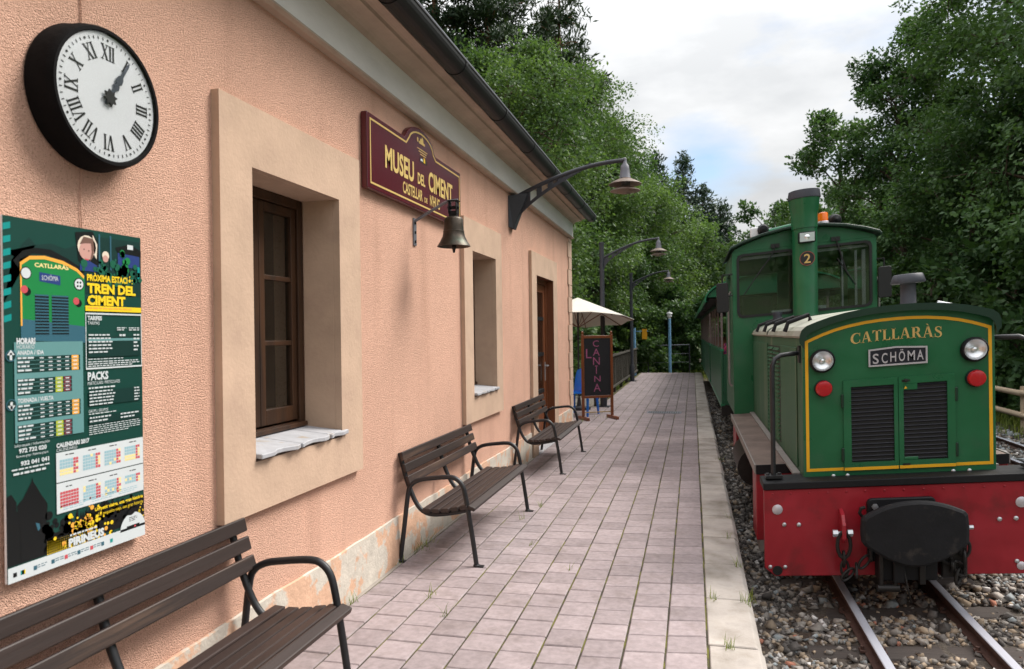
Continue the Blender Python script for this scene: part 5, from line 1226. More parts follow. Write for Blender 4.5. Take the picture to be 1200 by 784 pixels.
# buffer and coupling
def spl(P): return [tuple(p) for p in smooth_path(P, 3)]
bp = spl([(-.285, .418), (-.20, .466), (-.105, .497), (0, .509), (.1, .502), (.20, .474), (.285, .436)])[::1] + spl([(.300, .415), (.306, .33), (.304, .245)]) + spl([(.290, .222), (.2, .165), (.1, .122), (0, .107), (-.1, .125), (-.2, .178), (-.285, .235)]) + spl([(-.299, .255), (-.303, .33), (-.299, .398)])
m = MB(); vs = []; n = len(bp)
for dy, sc_ in ((.045, 1.0), (.0, 1.0), (-.012, .93)): vs += [(x * sc_, 4.955 + dy + .25 * (x * sc_) ** 2, .307 + (z - .307) * sc_) for x, z in bp]
vs += [(0, 4.938, .307)]
fs = [tuple(range(n))] + [(r * n + i, r * n + (i + 1) % n, (r + 1) * n + (i + 1) % n, (r + 1) * n + i) for r in (0, 1) for i in range(n)] + [(2 * n + i, 2 * n + (i + 1) % n, 3 * n) for i in range(n)]
m.add(vs, fs); lp('buffer_plate', m, mat('buffer_black', (22, 22, 25), rough=.75, spec=.3, var=.25, vs=12, bump=.15, bs=40, col2=(52, 48, 45), lo=.58, hi=.72, c2s=10), bev=.003, seg=1)
m = MB(); m.prism(rrect(-.228, .175, .08, .488, .03), 5.16, 5.198, 'y'); m.bx(-.14, .14, 4.985, 5.16, .2, .42); m.bx(-.19, .15, 5.05, 5.16, -.01, .19); m.bx(-.115, -.05, 5.0, 5.12, -.01, .2); lp('drawgear', m, BLACK, bev=.006, seg=1)
m = MB()
for x in (-.18, -.10): m.bx(x - .012, x + .012, 5.02, 5.05, -.06, .16)
m.tube([(-.205, 5.035, -.05), (-.075, 5.035, -.05)], .024, 12); m.bx(.04, .075, 5.03, 5.07, -.03, .1); m.tube([(-.06, 5.03, .14), (-.04, 5.0, -.02), (-.02, 4.99, -.13)], .006, 6); lp('coupling_link', m, OILY, bev=.003, seg=1)
m = MB(); m.lathe([(.02, 0), (.02, -.016), (0, -.018)], c=(-.185, 5.158, .44), n=6, axis='y'); m.lathe([(.022, .30), (.022, .345), (.014, .35), (.014, .372), (0, .374)], c=(0, 5.12, .30), n=6, axis='x'); lp('drawgear_bolt', m, BOLT)
m = MB(); m.tube([(-.215, 5.15, .36), (-.26, 5.13, .375), (-.285, 5.12, .41), (-.275, 5.12, .44), (-.25, 5.12, .445)], .011, 8); lp('small_hook', m, OILY)
m = MB(); m.prism([(5.199, .425), (5.12, .40), (5.08, .34), (5.075, .25), (5.095, .225), (5.13, .25), (5.199, .33)], -.397, -.372, 'x'); lp('hook_bracket', m, RED, bev=.004, seg=1)
m = MB(); m.tube([(-.44, 5.11, .285), (-.33, 5.11, .285)], .012, 8)
for x0 in (-.45, -.36): m.lathe([(.024, x0), (.024, x0 + .03), (0, x0 + .031)], c=(0, 5.11, .285), n=6, axis='x')
lp('bracket_bolt', m, BOLT)
def link(c, rx, ry, r, rot):
    """one chain link: a closed oval ring"""
    M_ = Matrix.Rotation(rot[2], 3, 'Z') @ Matrix.Rotation(rot[1], 3, 'Y') @ Matrix.Rotation(rot[0], 3, 'X')
    mm = MB(); mm.tube([Vector(c) + M_ @ Vector((rx * math.cos(2 * math.pi * i / 14), 0, ry * math.sin(2 * math.pi * i / 14))) for i in range(14)], r, 7, closed=True); return mm
lp('shackle', link((-.385, 5.10, .21), .040, .085, .012, (0, 0, 0)), OILY)
for k, (x, z, tx, tz) in enumerate(((-.385, .115, 0, 1.57), (-.38, .055, 0, .2), (-.362, .015, .9, .3), (-.31, .04, .85, 1.4), (-.262, .095, .7, .2), (-.222, .15, .75, 1.4))):
    lp('chain_link', link((x, 5.11, z), .024, .050, .009, (0, tx, tz)), OILY)
for k, (x, z, tx, tz) in enumerate(((.31, .235, .1, 1.4), (.32, .17, .1, .1), (.31, .105, -.1, 1.5), (.285, .045, -.5, .2), (.24, .06, -1.0, 1.4), (.205, .12, -.8, .2), (.28, .0, .4, .8))):
    lp('chain_link', link((x, 5.10, z), .026, .052, .010, (0, tx, tz)), OILY)
m = MB(); m.bx(.19, .34, 5.12, 5.199, -.02, .26); lp('chain_bracket', m, OILY, bev=.01, seg=1)

# cab
CF = 9.5; CR = 11.35; CW = .83
wl_, wr_ = (-.765, -.10), (.12, .765); wz = (1.815, 2.585)
m = MB(); panel(m, [-CW, wl_[0], wl_[1], wr_[0], wr_[1], CW], [.6065, wz[0], wz[1], 2.63], [(1, 1), (3, 1)], lambda u, v, d: (u, CF + d, v), .045)
crn = [(CW, 2.6305), (.80, 2.665), (.66, 2.722), (.45, 2.785), (.22, 2.825), (0, 2.838)]; crn = crn + [(-x, z) for x, z in crn[-2::-1]]
m.prism(crn, CF + .0005, CF + .0445, 'y')
cab = lp('cab', m, GREEN, bev=.003, seg=1)
m = MB(); panel(m, [-CW, wl_[0], wl_[1], wr_[0], wr_[1], CW], [.6065, 1.6, 2.45, 2.63], [(1, 1), (3, 1)], lambda u, v, d: (u, CR + d, v), .045); m.prism(crn, CR + .0005, CR + .0445, 'y'); lp('cab_rear', m, GREEN)
for s_ in (-1, 1):
    m = MB(); panel(m, [CF + .046, 9.95, 10.95, CR - .001], [.6065, 1.62, 2.42, 2.629], [(1, 1)], lambda u, v, d: (s_ * (CW - d), u, v), .045); lp('cab_side', m, GREENWORN_SHEEN if s_ < 0 else GREEN, recalc=False)
    m = MB(); x0, x1 = sorted((s_ * .787, s_ * .783)); m.bx(x0, x1, 9.951, 10.949, 1.621, 2.419); lp('side_pane', m, CABGLASS)
m = MB(); m.bx(-.78, .78, CF + .05, CR - .005, .66, .70); m.bx(-.70, .70, CF + .06, 9.92, 1.45, 1.74); m.bx(-.70, -.2, 9.6, 9.9, 1.741, 1.80); m.bx(.3, .62, 9.6, 9.9, 1.741, 1.79); lp('control_desk', m, GREYINT, bev=.01, seg=1)
m = MB(); m.bx(-.36, -.13, 9.58, 9.70, 1.742, 1.86); m.bx(.13, .27, 9.56, 9.64, 1.742, 1.87); lp('papers', m, WHITEP)
m = MB(); m.tube([(-.45, 10.3, .9), (-.45, 10.3, 1.5)], .05, 8); m.bx(-.65, -.25, 10.15, 10.55, 1.50, 1.57); m.bx(-.65, -.25, 10.5, 10.57, 1.57, 2.1); lp('driver_seat', m, RUBBER, bev=.02, seg=2)
m = MB(); m.bx(wl_[0] + .02, wl_[1] - .02, CF + .05, CF + .06, 2.525, 2.56); m.bx(wr_[0] + .02, wr_[1] - .02, CF + .05, CF + .06, 2.525, 2.56); m.bx(.60, .625, CF + .07, CF + .09, 1.83, 2.5); m.bx(.68, .72, CF + .07, CF + .09, 1.83, 2.5); m.bx(.45, .47, CF + .07, CF + .09, 1.83, 2.5); lp('reflection_strips_and_bars', m, ALU)  # strips along the top stand in for a pale windscreen reflection
for (x0, x1) in (wl_, wr_):
    m = MB(); o_ = rrect(x0 - .014, x1 + .014, wz[0] - .014, wz[1] + .014, .075); i_ = rrect(x0 + .016, x1 - .016, wz[0] + .016, wz[1] - .016, .055)
    n = len(o_)
    vs = [(a, CF - .012, b) for a, b in o_] + [(a, CF - .012, b) for a, b in i_] + [(a, CF + .02, b) for a, b in o_] + [(a, CF + .02, b) for a, b in i_]
    fs = []
    for i in range(n): j = (i + 1) % n; fs += [(i, j, n + j, n + i), (i, 2 * n + i, 2 * n + j, j), (n + i, n + j, 3 * n + j, 3 * n + i)]
    m.add(vs, fs); f = lp('windscreen', m, RUBBER)
    m = MB(); m.plate(rrect(x0 + .004, x1 - .004, wz[0] + .004, wz[1] - .004, .06), (0, CF + .012, 0), UX, UZ, NF, 0, .004); lp('pane', m, CABGLASS, f)
    xm = x1 - .22 if x0 < 0 else x0 + .25; sgn = -1 if x0 < 0 else 1
    m = MB(); m.tube([(xm, CF - .03, 2.66), (xm + sgn * .03, CF - .04, 2.56), (xm + sgn * (.26 if x0 < 0 else .12), CF - .022, 2.25)], .008, 6); m.tube([(xm + sgn * (.14 if x0 < 0 else .02), CF - .02, 2.42), (xm + sgn * (.38 if x0 < 0 else .22), CF - .02, 2.08)], .007, 6); m.bx(xm - .05, xm + .05, CF - .035, CF - .001, 2.63, 2.68); lp('wiper', m, RUBBER, f)
oc = [(x * 1.055, z + .035) for x, z in crn]; ic = [(x * 1.05, z + .003) for x, z in crn]
m = MB(); m.prism(oc + ic[::-1], CF - .10, CR + .12, 'y'); lp('cab_roof', m, DKGREEN, bev=.006, seg=1)
m = MB(); m.prism([(-.42, 2.825), (-.40, 2.93), (.02, 2.985), (.02, 2.86)], 10.0, 10.9, 'y'); lp('roof_hatch', m, COACHROOF, bev=.02, seg=2)
m = MB(); m.lathe([(.06, 0), (.07, -.04), (.045, -.10), (0, -.11)], c=(-.45, 9.62, 2.885), n=16, axis='y'); m.bx(-.47, -.43, 9.56, 9.60, 2.80, 2.86); lp('roof_lamp', m, BLACK)
m = MB(); m.bx(-.60, -.49, 9.6, 9.68, 2.80, 2.93); lp('roof_horn', m, WHITEP, bev=.02, seg=2)
m = MB(); m.lathe([(.085, 0), (.07, -.04), (.055, -.10), (0, -.13)], c=(.395, 9.66, 2.90), n=16, axis='y'); m.bx(.375, .415, 9.6, 9.65, 2.79, 2.86); lp('roof_lamp', m, BLACK)
m = MB(); m.lathe([(.066, 2.83), (.066, 2.885), (.06, 2.895), (0, 2.896)], c=(.245, 9.55, 0), n=20); bc = lp('beacon', m, ALU)
m = MB(); m.lathe([(.058, 2.896), (.058, 2.98), (.052, 2.996), (.03, 3.004), (0, 3.005)], c=(.245, 9.55, 0), n=20); lp('beacon_lens', m, AMBER, bc)
# chimney
m = MB(); m.lathe([(.150, 1.70), (.146, 1.76), (.141, 1.80), (.141, 2.80), (.150, 2.802), (.150, 2.95), (.156, 2.99), (.178, 3.155)], c=(.0, 9.33, 0), n=40); cy = lp('chimney', m, GREEN)
m = MB(); m.lathe([(.178, 3.155), (.187, 3.16), (.187, 3.18), (.176, 3.255), (.165, 3.26), (.150, 3.25), (.14, 3.1), (0, 3.05)], c=(.0, 9.33, 0), n=40); lp('chimney_rim', m, PIPEGREY, cy)
m = MB(); m.lathe([(.084, -.151), (.084, -.156), (0, -.157)], c=(.004, 9.33, 2.432), n=32, axis='y'); nd_ = lp('number_disc', m, BLACKP, cy)
m = MB()
for q in band(arc(.004, 2.432, .0815, 0, 360, 32)[:-1], .006, True): m.plate(q, (0, 9.1735, 0), UX, UZ, NF, 0, .001, 1)
put_text(m, '2', -.032, .042, 2.378, 2.486, (0, 9.1735, 0), UX, UZ, NF, .001, bold=.01, res=5); lp('number', m, [LETTERGOLD, mat('red_ring', (150, 70, 60), rough=.5)], cy, recalc=False)
m = MB(); m.bx(-.095, .095, 9.13, 9.20, 2.615, 2.745); sl_ = lp('chimney_lamp', m, BLACK, bev=.012, seg=2)
m = MB(); m.bx(-.082, .082, 9.122, 9.129, 2.628, 2.732); m.lathe([(.03, -.0), (.02, -.008), (0, -.009)], c=(0, 9.122, 2.68), n=14, axis='y'); lp('lamp_glass', m, CHROME, sl_)
# exhaust stack on the hood
m = MB(); m.lathe([(.07, 1.69), (.058, 1.71), (.056, 1.92)], c=(.355, 6.4, 0), n=24); ex = lp('exhaust_stack', m, PIPEGREY)
m = MB(); m.lathe([(.06, 1.915), (.122, 1.918), (.126, 1.93), (.108, 1.985), (.10, 1.99), (0, 1.995)], c=(.355, 6.4, 0), n=28); lp('rain_cap', m, PIPEGREY, ex)
m = MB(); m.lathe([(.05, 1.70), (.05, 1.80), (.056, 1.80), (.056, 1.83), (0, 1.835)], c=(-.33, 9.25, 0), n=18); lp('filler_cap', m, PIPEGREY)
# mirrors and grab rail
for s_ in (-1, 1):
    xm = s_ * .955 if s_ < 0 else .90
    m = MB(); m.prism(rrect(xm - .073, xm + .073, 1.89, 2.26, .025), 9.42, 9.455, 'y'); mr = lp('mirror', m, RUBBER, bev=.006, seg=1)
    m = MB(); m.tube([(s_ * .83, 9.50, 2.36), (xm, 9.46, 2.36), (xm, 9.46, 2.24)], .010, 6); m.tube([(s_ * .83, 9.50, 2.10), (xm, 9.47, 2.08)], .010, 6); lp('mirror_arm', m, RUBBER, mr)
    m = MB(); m.tube([(s_ * .845, 9.62, .95), (s_ * .875, 9.62, 1.0), (s_ * .875, 9.62, 2.1), (s_ * .845, 9.62, 2.15)], .014, 8); lp('grab_rail', m, EDGEGREY)

# ------------------------------------------------------------------ carriages
CX = 1.27
def make_carriage(label, loc):
    c = thing('carriage', label, 'carriage', loc, R(.42), 'green open-sided carriages behind the locomotive')
    cxf = lambda x, y, z: (x, y, z + .055 * x)
    L_ = 5.5; hw = .83
    def cp(n, mb, m, par=None, **k): return mb.ob(n, m, par or c, xf=cxf, **k)
    for s_ in (-1, 1):
        a, b = sorted((s_ * hw, s_ * (hw - .04))); m = MB(); m.bx(a, b, .0, L_, .42, 1.30)
        cp('side_panel', m, COACH, bev=.008, seg=1)
        m = MB(); a, b = sorted((s_ * (hw + .012), s_ * (hw - .05))); m.bx(a, b, 0, L_, 1.301, 1.34); m.bx(a, b, 0, L_, .40, .44); cp('side_rail', m, COACHROOF)
        for k in range(5):
            y = .03 + k * (L_ - .06) / 4; m = MB(); a, b = sorted((s_ * (hw - .002), s_ * (hw - .035))); m.bx(a, b, y - .014, y + .014, 1.341, 2.20); cp('window_post', m, POSTPINK)
        m = MB(); a, b = sorted((s_ * (hw + .005), s_ * (hw - .05))); m.bx(a, b, 0, L_, 2.08, 2.19); cp('cant_rail', m, DKGREEN)
    for y in (.002, L_ - .042):
        m = MB(); m.bx(-hw + .041, hw - .041, y, y + .04, .42, 1.25); cp('end_panel', m, COACH)
    pf = [(1.08 * math.cos(R(t)) , 2.13 + .40 * max(0, math.sin(R(t))) ** .8) for t in range(0, 181, 9)]
    pi_ = [(x * .985, z - .02) for x, z in pf]
    m = MB(); m.prism(pf + pi_[::-1], -.18, L_ + .02, 'y', sm=False); cp('roof', m, COACHROOF)
    gp = [(x * .97, z - .025) for x, z in pf if z > 2.19]; 
    for ya, yb in ((-.10, -.07), (L_ - .05, L_ - .02)): m = MB(); m.prism(gp, ya, yb, 'y'); cp('end_gable', m, COACHROOF)
    m = MB(); m.bx(-1.0, 1.0, -.068, L_ - .05, 2.17, 2.185); cp('ceiling', m, DARKROOM)
    m = MB(); m.bx(-hw + .05, hw - .05, .05, L_ - .05, .36, .44); m.bx(-.5, .5, .1, L_ - .1, .10, .36); m.bx(-hw, hw, 0, .08, .25, .41)
    cp('underframe', m, OILY)
    for y in (.9, 1.6, L_ - 1.6, L_ - .9):
        m = MB()
        for s_ in (-1, 1): m.lathe([(.21, s_ * .27), (.21, s_ * .33), (.24, s_ * .27), (0, s_ * .27)], c=(0, y, .01), n=18, axis='x')
        cp('wheelset', m, OILY)
    for k in range(5):
        y = .55 + k * 1.05; m = MB(); m.bx(-.76, .76, y, y + .40, .85, .88); m.bx(-.76, .76, y + .40, y + .43, .88, 1.38); m.bx(-.76, -.72, y + .02, y + .38, .44, .85); m.bx(.72, .76, y + .02, y + .38, .44, .85); cp('seat', m, SEATM)
    return c
c1 = make_carriage('green open-sided carriage coupled directly behind the locomotive cab', (CX, 12.35, 0))
c2 = dup(c1, (CX - .05, 18.4, 0), R(.42), 'second green open-sided carriage, between the first and the last one')
c3 = dup(c1, (CX - .09, 24.45, 0), R(.42), 'last green open-sided carriage at the far end of the train')

# passenger seated at the first opening
def skin_body(name, joints, edges, mats, pick, parent, sub=2):
    me = bpy.data.meshes.new(name); me.from_pydata([j[:3] for j in joints], edges, [])
    o = bpy.data.objects.new(name, me); SC.collection.objects.link(o)
    sk = o.modifiers.new('skin', 'SKIN'); sk.use_smooth_shade = True
    for i, j in enumerate(joints): r = j[3]; me.skin_vertices[0].data[i].radius = (r, j[4] if len(j) > 4 else r)
    me.skin_vertices[0].data[0].use_root = True
    sd = o.modifiers.new('sub', 'SUBSURF'); sd.levels = sub; sd.render_levels = sub
    dg = bpy.context.evaluated_depsgraph_get(); nm_ = bpy.data.meshes.new_from_object(o.evaluated_get(dg))
    bpy.data.objects.remove(o); nm_.name = name
    nm_.materials.clear()
    for q in mats: nm_.materials.append(q)
    for p in nm_.polygons: p.material_index = pick(p.center); p.use_smooth = True
    r = bpy.data.objects.new(name, nm_); SC.collection.objects.link(r); r.parent = parent; return r
pe = thing('person', 'seated passenger in a pink plaid shirt inside the first carriage', 'person', (.72, 13.1, .40), R(4))
J = [(0, .05, .52, .115, .10), (0, .06, .70, .125, .10), (0, .05, .88, .145, .10), (0, .03, 1.0, .05), (0, .01, 1.08, .058), (0, .0, 1.17, .092), (0, .0, 1.26, .07),
     (-.16, .04, .94, .055), (-.175, -.01, .74, .045), (-.13, -.20, .66, .036), (-.12, -.28, .65, .036), (.16, .04, .94, .055), (.175, -.01, .74, .045), (.13, -.20, .66, .036), (.12, -.28, .65, .036),
     (-.10, -.10, .50, .085), (-.12, -.38, .48, .062), (-.12, -.42, .25, .05), (-.12, -.40, .06, .042), (-.12, -.52, .04, .035), (.10, -.10, .50, .085), (.12, -.38, .48, .062), (.12, -.42, .25, .05), (.12, -.40, .06, .042), (.12, -.52, .04, .035)]
Ed = [(0, 1), (1, 2), (2, 3), (3, 4), (4, 5), (5, 6), (2, 7), (7, 8), (8, 9), (9, 10), (2, 11), (11, 12), (12, 13), (13, 14), (0, 15), (15, 16), (16, 17), (17, 18), (18, 19), (0, 20), (20, 21), (21, 22), (22, 23), (23, 24)]
skin_body('body', J, Ed, [SKIN, CLOTH, TROUSER], lambda c: 0 if c.z > .99 or (c.y < -.2 and c.z > .60) else (1 if c.z > .58 else 2), pe)
m = MB(); m.lathe([(0, 1.365), (.05, 1.355), (.09, 1.31), (.104, 1.24), (.10, 1.18), (.085, 1.12)], c=(0, .02, 0), n=16)
m.v = [(x, y + (.018 if y > .02 else 0), z if y > -.045 else max(z, 1.255)) for x, y, z in m.v]
m.ob('hair', HAIR, pe)
# ------------------------------------------------------------------ trees and plants
def unit(v): return v / np.maximum(np.linalg.norm(v, axis=-1, keepdims=True), 1e-9)
def leaves(name, C, per, rad, L, wid, matl, parent, ctr, droop=.35, flat=.75, tb=None, up=.8):
    """many small leaf blades gathered in clumps C"""
    n = len(C) * per
    cc = np.repeat(C, per, 0); rr = np.repeat(np.broadcast_to(rad, (len(C),)), per)
    off = unit(RNG.normal(size=(n, 3))) * (RNG.random((n, 1)) ** .55) * rr[:, None]; off[:, 2] *= flat
    P = cc + off
    outw = unit(P - ctr)
    d = unit(RNG.normal(size=(n, 3)) * .75 + outw * .55 + unit(off) * .4 + np.array([0, 0, -droop]))
    nr = unit(RNG.normal(size=(n, 3)) * .6 + np.array([0, 0, up]) + outw * .25)
    s = unit(np.cross(d, nr)); ln = L * RNG.uniform(.65, 1.25, (n, 1)); w = ln * wid
    bend = np.cross(s, d) * ln * RNG.uniform(-.12, .12, (n, 1))
    V = np.stack([P, P + d * ln * .45 + s * w + bend, P + d * ln, P + d * ln * .45 - s * w + bend], 1).reshape(-1, 3)
    F = np.arange(n * 4).reshape(n, 4)
    t = np.repeat(tb if tb is not None else RNG.random(len(C)), per) * .65 + RNG.random(n) * .35
    return fast(name, V, F, matl, tint=np.repeat(t, 4), parent=parent)

def branchy(mb, a, b, r0, r1, seg=4, wob=.08, n=5):
    a, b = Vector(a), Vector(b); l = (b - a).length; pts = []; rs = []
    for i in range(seg + 1):
        t = i / seg; j = Vector((RNG.normal(), RNG.normal(), RNG.normal())) * wob * l * .25 * math.sin(math.pi * t)
        pts.append(a.lerp(b, t) + Vector((0, 0, .10 * l * math.sin(math.pi * t))) + j); rs.append(r0 + (r1 - r0) * t)
    mb.tube(pts, rs, n, cap=False)

def broad_tree(label, x, y, H, Rr, leafm, group, base=.22, nl=18, per=46, nc=26, L=.13, name='tree', cat='tree', lean=0, barkm=None, lobe=.42, wid=.32, droop=.35, ymul=1.0):
    z0 = float(gz(x, y)) - .05
    t = thing(name, label, cat, (x, y, z0), group=group)
    tr = MB(); r0 = .022 * H
    top = Vector((lean, 0, H * .82)); pts = [Vector((0, 0, -.1))]; rs = [r0 * 1.25]
    for i in range(1, 8):
        q = i / 7; pts.append(Vector((lean * q ** 1.5 + RNG.normal() * .05 * Rr * .3, RNG.normal() * .05 * Rr * .3, H * .82 * q))); rs.append(r0 * (1 - .85 * q))
    tr.tube(pts, rs, 8)
    C = []; lob = []; TB = []
    for k in range(nl):
        h = (k + .5) / nl; h = min(1, h + RNG.uniform(-.05, .05)); a = k * 2.39996 + RNG.uniform(-.5, .5)
        prof = math.sin(math.pi * min(.98, .14 + .80 * h)) ** .55
        zc = H * (base + (1 - base) * (h * .90 + .03)); rd = Rr * prof * RNG.uniform(.45, .80)
        lc = Vector((lean * (zc / H) + rd * math.cos(a), ymul * rd * math.sin(a), zc)); lr = Rr * lobe * RNG.uniform(.7, 1.25) * (.55 + .45 * prof)
        if h > .93: lr *= .75
        lob.append((lc, lr))
        zt = max(.12 * H, min(H * .8, zc - .35 * rd - .05 * H)); q = zt / (H * .82)
        st_ = Vector((lean * q ** 1.5, 0, zt)); branchy(tr, st_, lc, r0 * (1 - .8 * q) * .5, r0 * .08)
        m = max(6, int(nc * RNG.uniform(.7, 1.3)))
        d = unit(RNG.normal(size=(m, 3))); rad = lr * (RNG.random((m, 1)) ** .4) * (1 + (RNG.random((m, 1)) > .82) * RNG.uniform(.1, .5, (m, 1))); pts_ = np.array(lc)[None] + d * rad * np.array([1, 1, .72])
        C.append(pts_); TB.append(np.clip(RNG.normal(.5, .24) + RNG.normal(0, .16, m), 0, 1))
        for w in range(0, m, 4): branchy(tr, lc, pts_[w], r0 * .07, r0 * .02, 2, .1, 4)
    tr.ob('trunk', barkm or BARK, t, recalc=False)
    C = np.concatenate(C); TB = np.concatenate(TB); kp = C[:, 2] > .15; C = C[kp]; tb = TB[kp]
    leaves('crown', C, per, Rr * .135 * RNG.uniform(.7, 1.35, len(C)), L, wid, leafm, t, np.array([lean * .6, 0, H * .5]), tb=tb, droop=droop)
    return t
def pine_tree(label, x, y, H, Rr, group, base=.42, whorls=13, leafm=None, L=.28, name='pine_tree', tuft=.46, per=60):
    z0 = float(gz(x, y)) - .05; t = thing(name, label, 'tree', (x, y, z0), group=group)
    tr = MB(); r0 = .016 * H; tr.tube([(RNG.normal() * .04, RNG.normal() * .04, H * i / 8) for i in range(9)], [r0 * (1.1 - i / 8.2) for i in range(9)], 8)
    C = []
    for w in range(whorls):
        h = base + (1 - base) * (w + .3) / whorls; nb = RNG.integers(4, 7); a0 = RNG.random() * 6.28
        for b in range(nb):
            a = a0 + 6.283 * b / nb + RNG.normal() * .2; ln = Rr * (1 - (h - base) / (1 - base) * .8) * RNG.uniform(.55, 1.15)
            e = Vector((ln * math.cos(a), ln * math.sin(a), H * h + ln * RNG.uniform(-.10, .22))); s_ = Vector((0, 0, H * h)); branchy(tr, s_, e, r0 * .28 * (1.15 - h), r0 * .05, 3, .12, 4)
            m = max(2, int(ln * 4.0))
            for q in range(m):
                f = .4 + .6 * (q + RNG.random()) / m; p = s_.lerp(e, f); C.append((p.x + RNG.normal() * .22, p.y + RNG.normal() * .22, p.z + .12 + RNG.normal() * .10))
    C.append((0, 0, H)); C = np.array(C); tr.ob('trunk', PINEBARK, t, recalc=False)
    leaves('crown', C, per, tuft * RNG.uniform(.7, 1.3, len(C)), L, .12, leafm or LEAF_PINE, t, np.array([0, 0, H * .5]), droop=.0, flat=.6, up=.2); return t
def far_conifer(label, x, y, H, Rr, group, sparse=1.):
    z0 = float(gz(x, y)) - .05; t = thing('conifer', label, 'tree', (x, y, z0), group=group); tr = MB(); r0 = .013 * H; tr.tube([(0, 0, H * i / 6) for i in range(7)], [r0 * (1.05 - i / 6.3) for i in range(7)], 6)
    C = []; W_ = int(H * 1.7)
    for w in range(W_):
        h = .12 + .88 * w / W_; nb = RNG.integers(5, 8); a0 = RNG.random() * 6.28
        for b in range(nb):
            if RNG.random() > sparse: continue
            a = a0 + 6.283 * b / nb + RNG.normal() * .25; ln = Rr * (1.04 - h) ** .8 * RNG.uniform(.5, 1.25)
            for q in range(max(1, int(ln * 2.4))):
                f = (q + 1) / max(1, int(ln * 2.4)); C.append((ln * f * math.cos(a), ln * f * math.sin(a), H * h - ln * f * .22 + RNG.normal() * .1))
            if ln > .6: branchy(tr, (0, 0, H * h), (ln * math.cos(a), ln * math.sin(a), H * h - ln * .22), r0 * .2, r0 * .05, 2, .05, 4)
    C.append((0, 0, H)); C = np.array(C); tr.ob('trunk', BARK, t, recalc=False)
    leaves('crown', C, 42, .46 * RNG.uniform(.7, 1.3, len(C)), .32, .2, LEAF_FAR, t, np.array([0, 0, H * .5]), droop=.35, flat=.55, up=.4); return t

GL, GR, GP, GF = 'broadleaf trees on the left bank', 'broadleaf trees on the right bank', 'tall pines behind the station', 'conifers far up the valley'
# left bank
broad_tree('light green broadleaf tree rising straight behind the station gutter', -4.7, 18.6, 9.9, 3.0, LEAF_LIME, GL, nl=30, nc=34, per=60, L=.10, lobe=.40)
broad_tree('light green broadleaf tree over the wall lamp, against the sky', -4.1, 27.2, 12.3, 3.1, LEAF_LIME, GL, nl=30, nc=34, per=60, L=.104, lobe=.40)
broad_tree('green tree above the parasol, behind the nearer arched lamp post', -3.5, 31.5, 11.2, 2.8, LEAF_MID, GL, nl=24, nc=30, per=58, L=.115, lobe=.37)
broad_tree('bright green tree above the farther arched lamp post', -2.3, 34, 9.4, 3.2, LEAF_LIME, GL, nl=22, nc=28, per=54, L=.13, lobe=.37)
broad_tree('bright green rounded tree over the platform end', -.3, 40, 8.2, 3.3, LEAF_LIME, GL, nl=18, nc=26, per=44, L=.18)
broad_tree('mid green rounded tree left of the carriage roofs', 1.3, 46, 7.2, 3.0, LEAF_MID, GL, nl=16, nc=24, per=42, L=.2)
broad_tree('dark leafy tree close behind the station roof', -6.8, 17.6, 8.6, 2.8, LEAF_MID, GL, nl=16, nc=24, per=46, L=.13)
broad_tree('small green tree between the parasol and the tall pines', -5.6, 25.5, 8.5, 2.8, LEAF_MID, GL, nl=14, nc=24, per=44, L=.15)
pine_tree('tall pine at the station roof edge, farthest left of the pines', -9.3, 26, 19, 3.2, GP, base=.30, whorls=16)
pine_tree('tall pine with bare reddish trunk above the gutter', -7.5, 27, 18.5, 3.0, GP, base=.42, whorls=14)
pine_tree('pine with long sparse branches reaching over the sky', -5.0, 28.5, 15.8, 3.3, GP, base=.40, whorls=11, per=40)
pine_tree('pine half hidden behind the light green trees', -6.6, 34, 17, 3.0, GP, base=.25, whorls=15)
pine_tree('ragged pine top showing right of the light green crown', -4.2, 41, 13.6, 2.6, GP, base=.25, whorls=13)
for i, (x, y, H, r, lb, sp) in enumerate(((-4.4, 57, 15.8, 2.6, 'dark conifer beside the ragged pine, first of the valley conifers', 1), (-2.6, 58, 16.4, 2.5, 'dark pointed conifer under the blue gap in the clouds', 1), (-.6, 61, 16.6, 2.2, 'thin topped conifer rising highest right of the blue gap', .75), (.9, 60, 13.6, 2.5, 'dark conifer stepping down behind the bright rounded tree', 1), (2.3, 61, 12.4, 2.4, 'conifer near the middle of the sky gap', 1), (3.6, 66, 9.6, 2.3, 'lowest conifer at the bottom of the sky gap', .9))):
    far_conifer(lb, x, y, H, r + .7, GF, sp)
# behind the train
broad_tree('small pale green tree left of the locomotive chimney', 3.7, 40, 9.4, 2.0, LEAF_MID, GR, nl=14, nc=16, per=30, L=.19, lobe=.36)
broad_tree('small green tree showing just beside the chimney top', 5.4, 41, 9.3, 2.2, LEAF_MID, GR, nl=14, nc=16, per=32, L=.19, lobe=.38)
